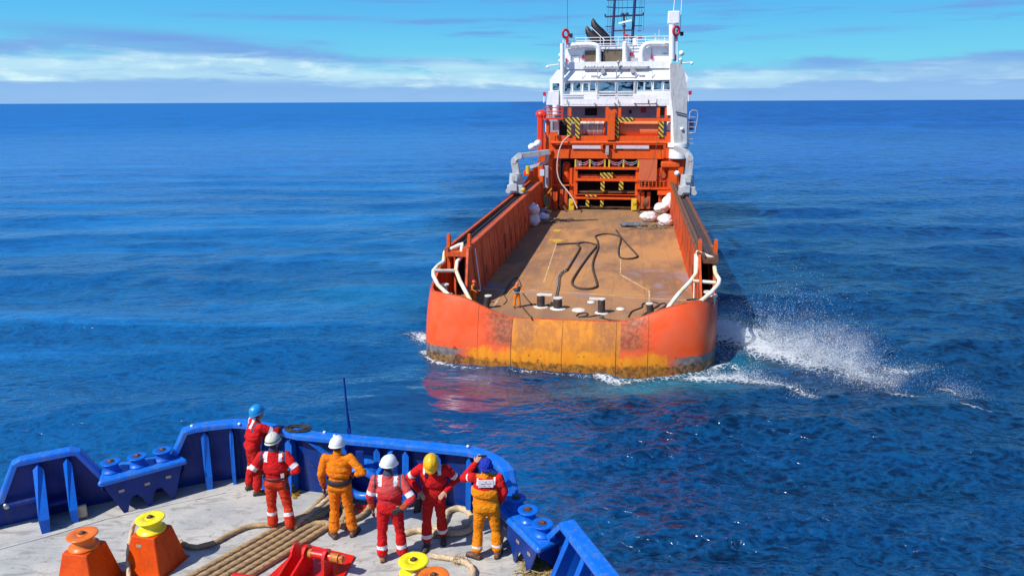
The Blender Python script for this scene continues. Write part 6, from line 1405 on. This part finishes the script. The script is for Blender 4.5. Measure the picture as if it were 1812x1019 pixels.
# ladder cage beside it
def loop(pts, Y, r, name, m=SGREY): mb = MB(); mb.tube([QB(x, y, Y) for x, y in pts], r, 8); return sb(mb, name, m)
cage = loop([(1440, 390), (1445, 200), (1455, 130), (1475, 115), (1505, 118), (1518, 140), (1512, 200), (1495, 295), (1445, 300)], 51.5, .07, 'ladder_cage')
for y in (170, 210, 250, 295, 345, 380): mb = MB(); mb.cyl(QB(1448, y, 51.5), QB(1500 if y < 300 else 1480, y + 3, 51.5), .05, n=8); sb(mb, 'cage_bar', SGREY, cage)
abox(1450, 960, 1482, 1045, 51.6, .5, 'blue_canister', mat('navy_canister', (.02, .05, .16), .5), bev=.1)
mb = MB(); mb.cyl(QB(1340, 130, 51), QB(1430, 150, 51), .08, n=8); sb(mb, 'jib_stay', NAVM)
# ---- rail cranes
def rail_crane(sgn, px0, px1, ybot, Y, boom, jib2=None):
    a = SY(px0, ybot, Y); b_ = SY(px1, ybot, Y); cx = (a.x + b_.x) / 2; w_ = b_.x - a.x; z0 = 6.95
    mb = MB(); mb.box((cx, Y + .9, z0 + .55), (w_ * .98, 1.9, .9), bev=.12); mb.box((cx - .1, Y - .1, z0 + .75), (w_ * .42, .3, .8), bev=.05); body = sb(mb, 'rail_crane', CRW)
    for dx in (-.42, .42):
        mb = MB(); mb.cyl((cx + dx * w_, Y - .1, z0 + .35), (cx + dx * w_, Y + .2, z0 + .35), .28, n=16); sb(mb, 'crane_wheel', CRW, body)
    mb = MB(); mb.cyl((cx, Y + .9, z0 + 1.0), (cx, Y + .9, z0 + 2.2), w_ * .44, w_ * .40, n=22); mb.box((cx, Y - .02, z0 + 1.75), (w_ * .35, .25, .6), bev=.04); sb(mb, 'crane_housing', CRW, body)
    n0 = Vector((cx + .08, Y + .9, z0 + 2.2)); top = SY(*boom[0], Y + .9)
    mb = MB(); mb.bar(n0 - Vector((0, 0, .1)), Vector((top.x, Y + .9, top.z)), .75, .60); sb(mb, 'crane_mast', CRW, body)
    pts = [Vector((top.x, Y + .9, top.z))] + [SY(x, y, YY) for x, y, YY in boom[1:]]
    for k in range(len(pts) - 1):
        mb = MB(); mb.bar(pts[k], pts[k + 1], .50, .55 - .05 * k); mb.cyl(pts[k] - Vector((0, .35, 0)), pts[k] + Vector((0, .35, 0)), .34, n=16); sb(mb, 'crane_boom', CRW, body)
    mb = MB(); mb.cyl(n0 + Vector((.35 * -sgn, 0, .1)), pts[0].lerp(pts[1], .45), .12, n=10); sb(mb, 'crane_ram', STEEL, body)
    if jib2:
        q = [SY(*j) for j in jib2]; mb = MB()
        mb.bar(q[0], q[1], .38, .40); sb(mb, 'crane_knuckle', CRW, body); mb = MB(); mb.bar(q[1], q[2], .34, .34); sb(mb, 'crane_knuckle', CRW, body)
rail_crane(-1, 897, 925, 349, 37, [(910, 284), (919, 276, 37.5), (971, 269, 39)], [(968, 270, 39), (967, 287, 39.3), (938, 296, 39.5)])
rail_crane(1, 1201, 1230, 352, 37.5, [(1221, 280), (1214, 270, 39), (1196, 262, 45)], None)
p = SY(926, 336, 36.5); mb = MB(); mb.ball(p, .25, 14); sb(mb, 'yellow_lamp', YSHIP)

# ------------------------------------------------------------------ loose things on the ship's deck
def SW(px, py, z=3.1): return SM @ SZ(px, py, z)
def bag(px, py, w_, h, m, label, seed, name='bulk_bag', cat='bag', d=None, z0=3.1, fold=.22, neck=True):
    c = SW(px, py, 3.1); c.z = z0 + h * .48; mb = MB(); mb.ball((0, 0, 0), 1, 26, sc=(w_ / 2, (d or w_) / 2, h / 2))
    if neck: mb.cyl((0, 0, h * .35), (.05, 0, h * .62), w_ * .10, w_ * .16, n=14)
    me = remeshed(mb, .06, 3, fold, 1.3, seed); me.name = name; me.materials.append(m)
    o = bpy.data.objects.new(name, me); COL.objects.link(o); o.location = c; o.rotation_euler = (0, 0, seed); 
    for v in me.vertices: v.co.z = max(v.co.z, -h * .46)
    tag(o, label, cat); return o
BAGW = mat('white_bag_cloth', (.78, .77, .80), .8, col2=(.6, .6, .66), scale=1.5, amt=.5, bump=.4, bscale=5, bdist=.05)
BAGP = mat('pinkish_white_bag_cloth', (.82, .74, .72), .8, col2=(.66, .5, .48), scale=1.5, amt=.6, bump=.4, bscale=5, bdist=.05)
TARP = mat('blue_grey_tarpaulin', (.10, .13, .17), .7, col2=(.2, .2, .2), scale=1.5, amt=.6, bump=.4, bscale=5, bdist=.05)
bag(943, 400, 1.7, 1.6, BAGW, 'lower large white bulk bag against the port wall of the cargo deck', 1.0, neck=False)
bag(944, 401, 1.45, 1.25, BAGW, 'round white sack sitting on top of the lower bulk bag by the port wall', 2.2, z0=4.5)
bag(960, 391, 1.5, 1.0, BAGW, 'low white sack slumped to the right of the stacked port side sacks', 3.1, neck=False)
bag(962, 384, 1.6, 1.1, mat('grey_net_bundle', (.32, .31, .32), .9, col2=(.12, .11, .11), scale=4, amt=.9), 'grey net bundle behind the white sacks on the port side', 4.0, 'net_bundle', 'bundle', neck=False)
bag(1148, 392, 2.3, 1.2, BAGP, 'long white sack nearest the middle of the deck beside the tarpaulin', .4, d=1.6, neck=False)
bag(1177, 401, 2.1, 1.5, BAGP, 'pinkish white sack lying open against the foot of the starboard wall', 1.6, d=1.7, neck=False)
bag(1170, 378, 1.9, 1.4, BAGP, 'white sack with blunt end behind the two front sacks on starboard side', 2.6, neck=False)
bag(1183, 376, 1.9, 2.0, BAGP, 'tallest white sack, piled highest against the starboard wall', 3.3, neck=True, z0=3.3)
bag(1121, 401, 3.2, .5, TARP, 'flat blue grey tarpaulin spread on deck left of the starboard sacks', .15, 'tarpaulin', 'tarpaulin', d=1.2, neck=False)
bag(1176, 366, 1.2, 1.0, BLK, 'dark bundle lodged above the white sacks by the starboard crane', 5.0, 'bundle', 'bundle', neck=False, z0=6.0)
mb = MB(); p = SW(928, 402, 3.1); mb.box(p + Vector((0, 0, .8)), (.9, .8, 1.6), rz=-HD, bev=.05); tag(mb.build('bin', SORG, None), 'plain orange bin standing beside the white sacks by the port wall', 'bin')
c = SW(970, 386); mb = MB(); mb.lathe([(.45, 0), (.45, .08), (.25, .12), (.22, .7), (.42, .8), (.42, .95), (0, .96)], c, n=20); tag(mb.build('capstan_head', mat('tan_capstan', (.45, .33, .18), .7, col2=(.3, .2, .1), scale=2), None), 'small tan capstan head standing near the port side sacks', 'capstan')
SROPE = ropemat('deck_rope', (.085, .055, .035), (.05, .035, .025), (.03, .02, .015)); SROPE2 = ropemat('pale_deck_rope', (.35, .26, .15), (.22, .15, .09), (.1, .07, .04))
def srope(name, pts, r, m, label, cat='rope', step=.1, z=3.1):
    P_ = [SM @ (SZ(px, py, z) + Vector((0, 0, r))) for px, py in pts]; mb = MB(); mb.tube(resample(spline(P_, .3), step), r, 8, rfun=lambda i, j, t_: 1 + .12 * math.sin(3 * t_ + i * 1.3)); o = mb.build(name, m, fix=False); tag(o, label, cat); return o
srope('towing_rope', [(1003, 480), (1018, 455), (1026, 440), (1022, 433), (1035, 430), (1050, 433), (1055, 437), (1040, 456), (1020, 485), (1012, 502), (1022, 511), (1040, 513), (1054, 510), (1056, 503), (1049, 478), (1050, 462), (1058, 440), (1057, 427), (1054, 419), (1072, 415), (1092, 418), (1098, 424), (1095, 440), (1095, 453), (1102, 459), (1118, 459), (1128, 455), (1124, 449), (1112, 436), (1100, 422), (1090, 408)], .085, SROPE, 'dark towing rope snaking in long loops over the rusty cargo deck')
srope('towing_rope', [(985, 434), (1000, 433), (1022, 432)], .09, SROPE, 'straight dark rope end left of the looping towing rope')
for k, q in enumerate(([(1003, 480), (994, 484), (988, 493), (987, 505), (984, 520), (980, 534), (975, 540)],)):
    P_ = resample(spline([SM @ (SZ(px, py, 3.1) + Vector((0, 0, .12))) for px, py in q], .2), .30); mb = MB()
    for i in range(len(P_) - 1):
        a, b_ = P_[i], P_[i + 1]; d = (b_ - a).normalized(); s_ = Vector((-d.y, d.x, 0)) if i % 2 else Vector((0, 0, 1)); c_ = (a + b_) / 2
        mb.tube([c_ + d * (.23 * math.cos(u)) + s_ * (.12 * math.sin(u)) for u in [2 * math.pi * j / 12 for j in range(12)]], .04, 6, closed=True)
    tag(mb.build('anchor_chain', mat('chain_steel', (.34, .27, .21), .6, col2=(.12, .08, .05), scale=3), fix=False), 'heavy chain leading aft from the looped rope to the bollards', 'chain')
srope('wire_rope', [(905, 503), (893, 521), (897, 532), (890, 540)], .03, SROPE, 'thin line trailing from the left hand of the man in life vest', z=3.1)
srope('wire_rope', [(925, 545), (935, 557), (941, 563), (940, 566)], .05, SROPE, 'short line end hanging over the stern edge by the life vest man')
srope('wire_rope', [(925, 520), (935, 533), (943, 540), (960, 541), (985, 543), (1000, 546)], .045, SROPE, 'dark line running from the right hand of the man in life vest to the bollards')
srope('wire_rope', [(1020, 560), (1024, 556), (1040, 555), (1036, 560), (1022, 562), (1045, 561), (1062, 558), (1068, 563), (1060, 563), (1085, 568), (1100, 569)], .045, SROPE, 'dark line in small bights between the middle bollards and the stern edge')
srope('wire_rope', [(1112, 562), (1118, 552), (1135, 545), (1138, 538), (1160, 536), (1165, 542), (1150, 550), (1136, 560), (1170, 538), (1178, 541), (1160, 553), (1172, 548), (1185, 540), (1180, 548)], .05, SROPE, 'dark mooring line in loose bights around the starboard bollard')
srope('wire_rope', [(893, 520), (898, 508), (905, 498), (914, 492), (920, 500), (922, 508)], .035, SROPE, 'thin dark line looping behind the man in life vest')
rg = random.Random(11)
for px, py, n_, lab, m_ in ((1160, 400, 26, 'tangled brown rope heaped under the starboard sacks', SROPE2), (975, 392, 14, 'scattered rope litter on deck near the port capstan', SROPE2), (1256, 532, 14, 'green rope heaped in the starboard quarter', ropemat('green_rope', (.05, .14, .09), (.04, .1, .07), (.02, .05, .04)))):
    c_ = SW(px, py, 3.2) if px < 1200 else SM @ (SY(px, py, 3.9)); mb = MB(); sp_ = 1.6 if px < 1200 else .55
    for _ in range(n_):
        p = c_ + Vector((rg.gauss(0, sp_ * .6), rg.gauss(0, sp_ * .6), rg.uniform(0, .2))); pts = [p]
        for k in range(5): pts.append(pts[-1] + Vector((rg.gauss(0, sp_ * .4), rg.gauss(0, sp_ * .4), rg.gauss(0, .05))))
        for q in pts: q.z = max(q.z, 3.18)
        mb.tube(spline(pts, .2), .045, 5)
    tag(mb.build('rope_heap', m_, fix=False), lab, 'rope')
# two men on the ship's deck
def vest(root, J, HM):
    mb = MB(); w_, c_, n_ = J['waist'], J['chest'], J['neck']
    rows = [((w_.x, w_.y, w_.z - .05), .19, .155), ((w_.x, w_.y, w_.z + .08), .205, .175), ((c_.x, c_.y, c_.z), .215, .185), ((c_.x, c_.y, c_.z + .09), .195, .16), ((n_.x, n_.y, n_.z - .03), .12, .11)]
    loft_prim(mb, [(a, b * 1.06, c2 * 1.06) for a, b, c2 in rows], 20); mb.build('life_vest', VEST, root, local=True)
    mb = MB(); mb.box((w_.x, w_.y, w_.z + .0), (.42, .36, .03)); mb.build('vest_strap', REFL, root, local=True)
pw = SM @ SZ(915, 544, 3.1)
person((pw.x, pw.y, 3.1), R(190), 'man in orange coverall and life vest standing arms spread on the rusty deck', dict(J=J0(elL=(-.42, .10, 1.24), wrL=(-.55, .24, 1.06), elR=(.44, .05, 1.26), wrR=(.64, .15, 1.08), anL=(-.20, -.02, .10), anR=(.20, .02, .10), knL=(-.16, .03, .52), knR=(.16, .03, .52)),
    head=(R(5), R(8), 0), handL=((-.5, .3, -.7), (0, 1, 0), .8, 0), handR=((.5, .2, -.7), (0, 1, 0), .8, 0), vox=1.6), dict(mats=[F_ORG, REFL, F_ORG, F_ORG, NAVY], paint=lambda *a: 0, boot=BOOTD, helmet=H_ORG, gloveL=GLVY, gloveR=GLVY, extra=[vest]), group='crew on the orange ship')
pw = SM @ SZ(839, 540, 3.1)
person((pw.x, pw.y, 3.1), R(-120), 'man in orange coverall and life vest standing beside the port bulwark rail', dict(J=J0(elL=(-.28, .06, 1.18), wrL=(-.20, .26, 1.08), elR=(.28, .06, 1.18), wrR=(.20, .28, 1.08)),
    head=(R(20), R(5), 0), handL=((.3, .8, -.2), (0, 0, -1), .8, 0), handR=((-.3, .8, -.2), (0, 0, -1), .8, 0), vox=1.6), dict(mats=[F_ORG, REFL, F_ORG, F_ORG, NAVY], paint=lambda *a: 0, boot=BOOTD, helmet=H_ORG, extra=[vest]), group='crew on the orange ship')
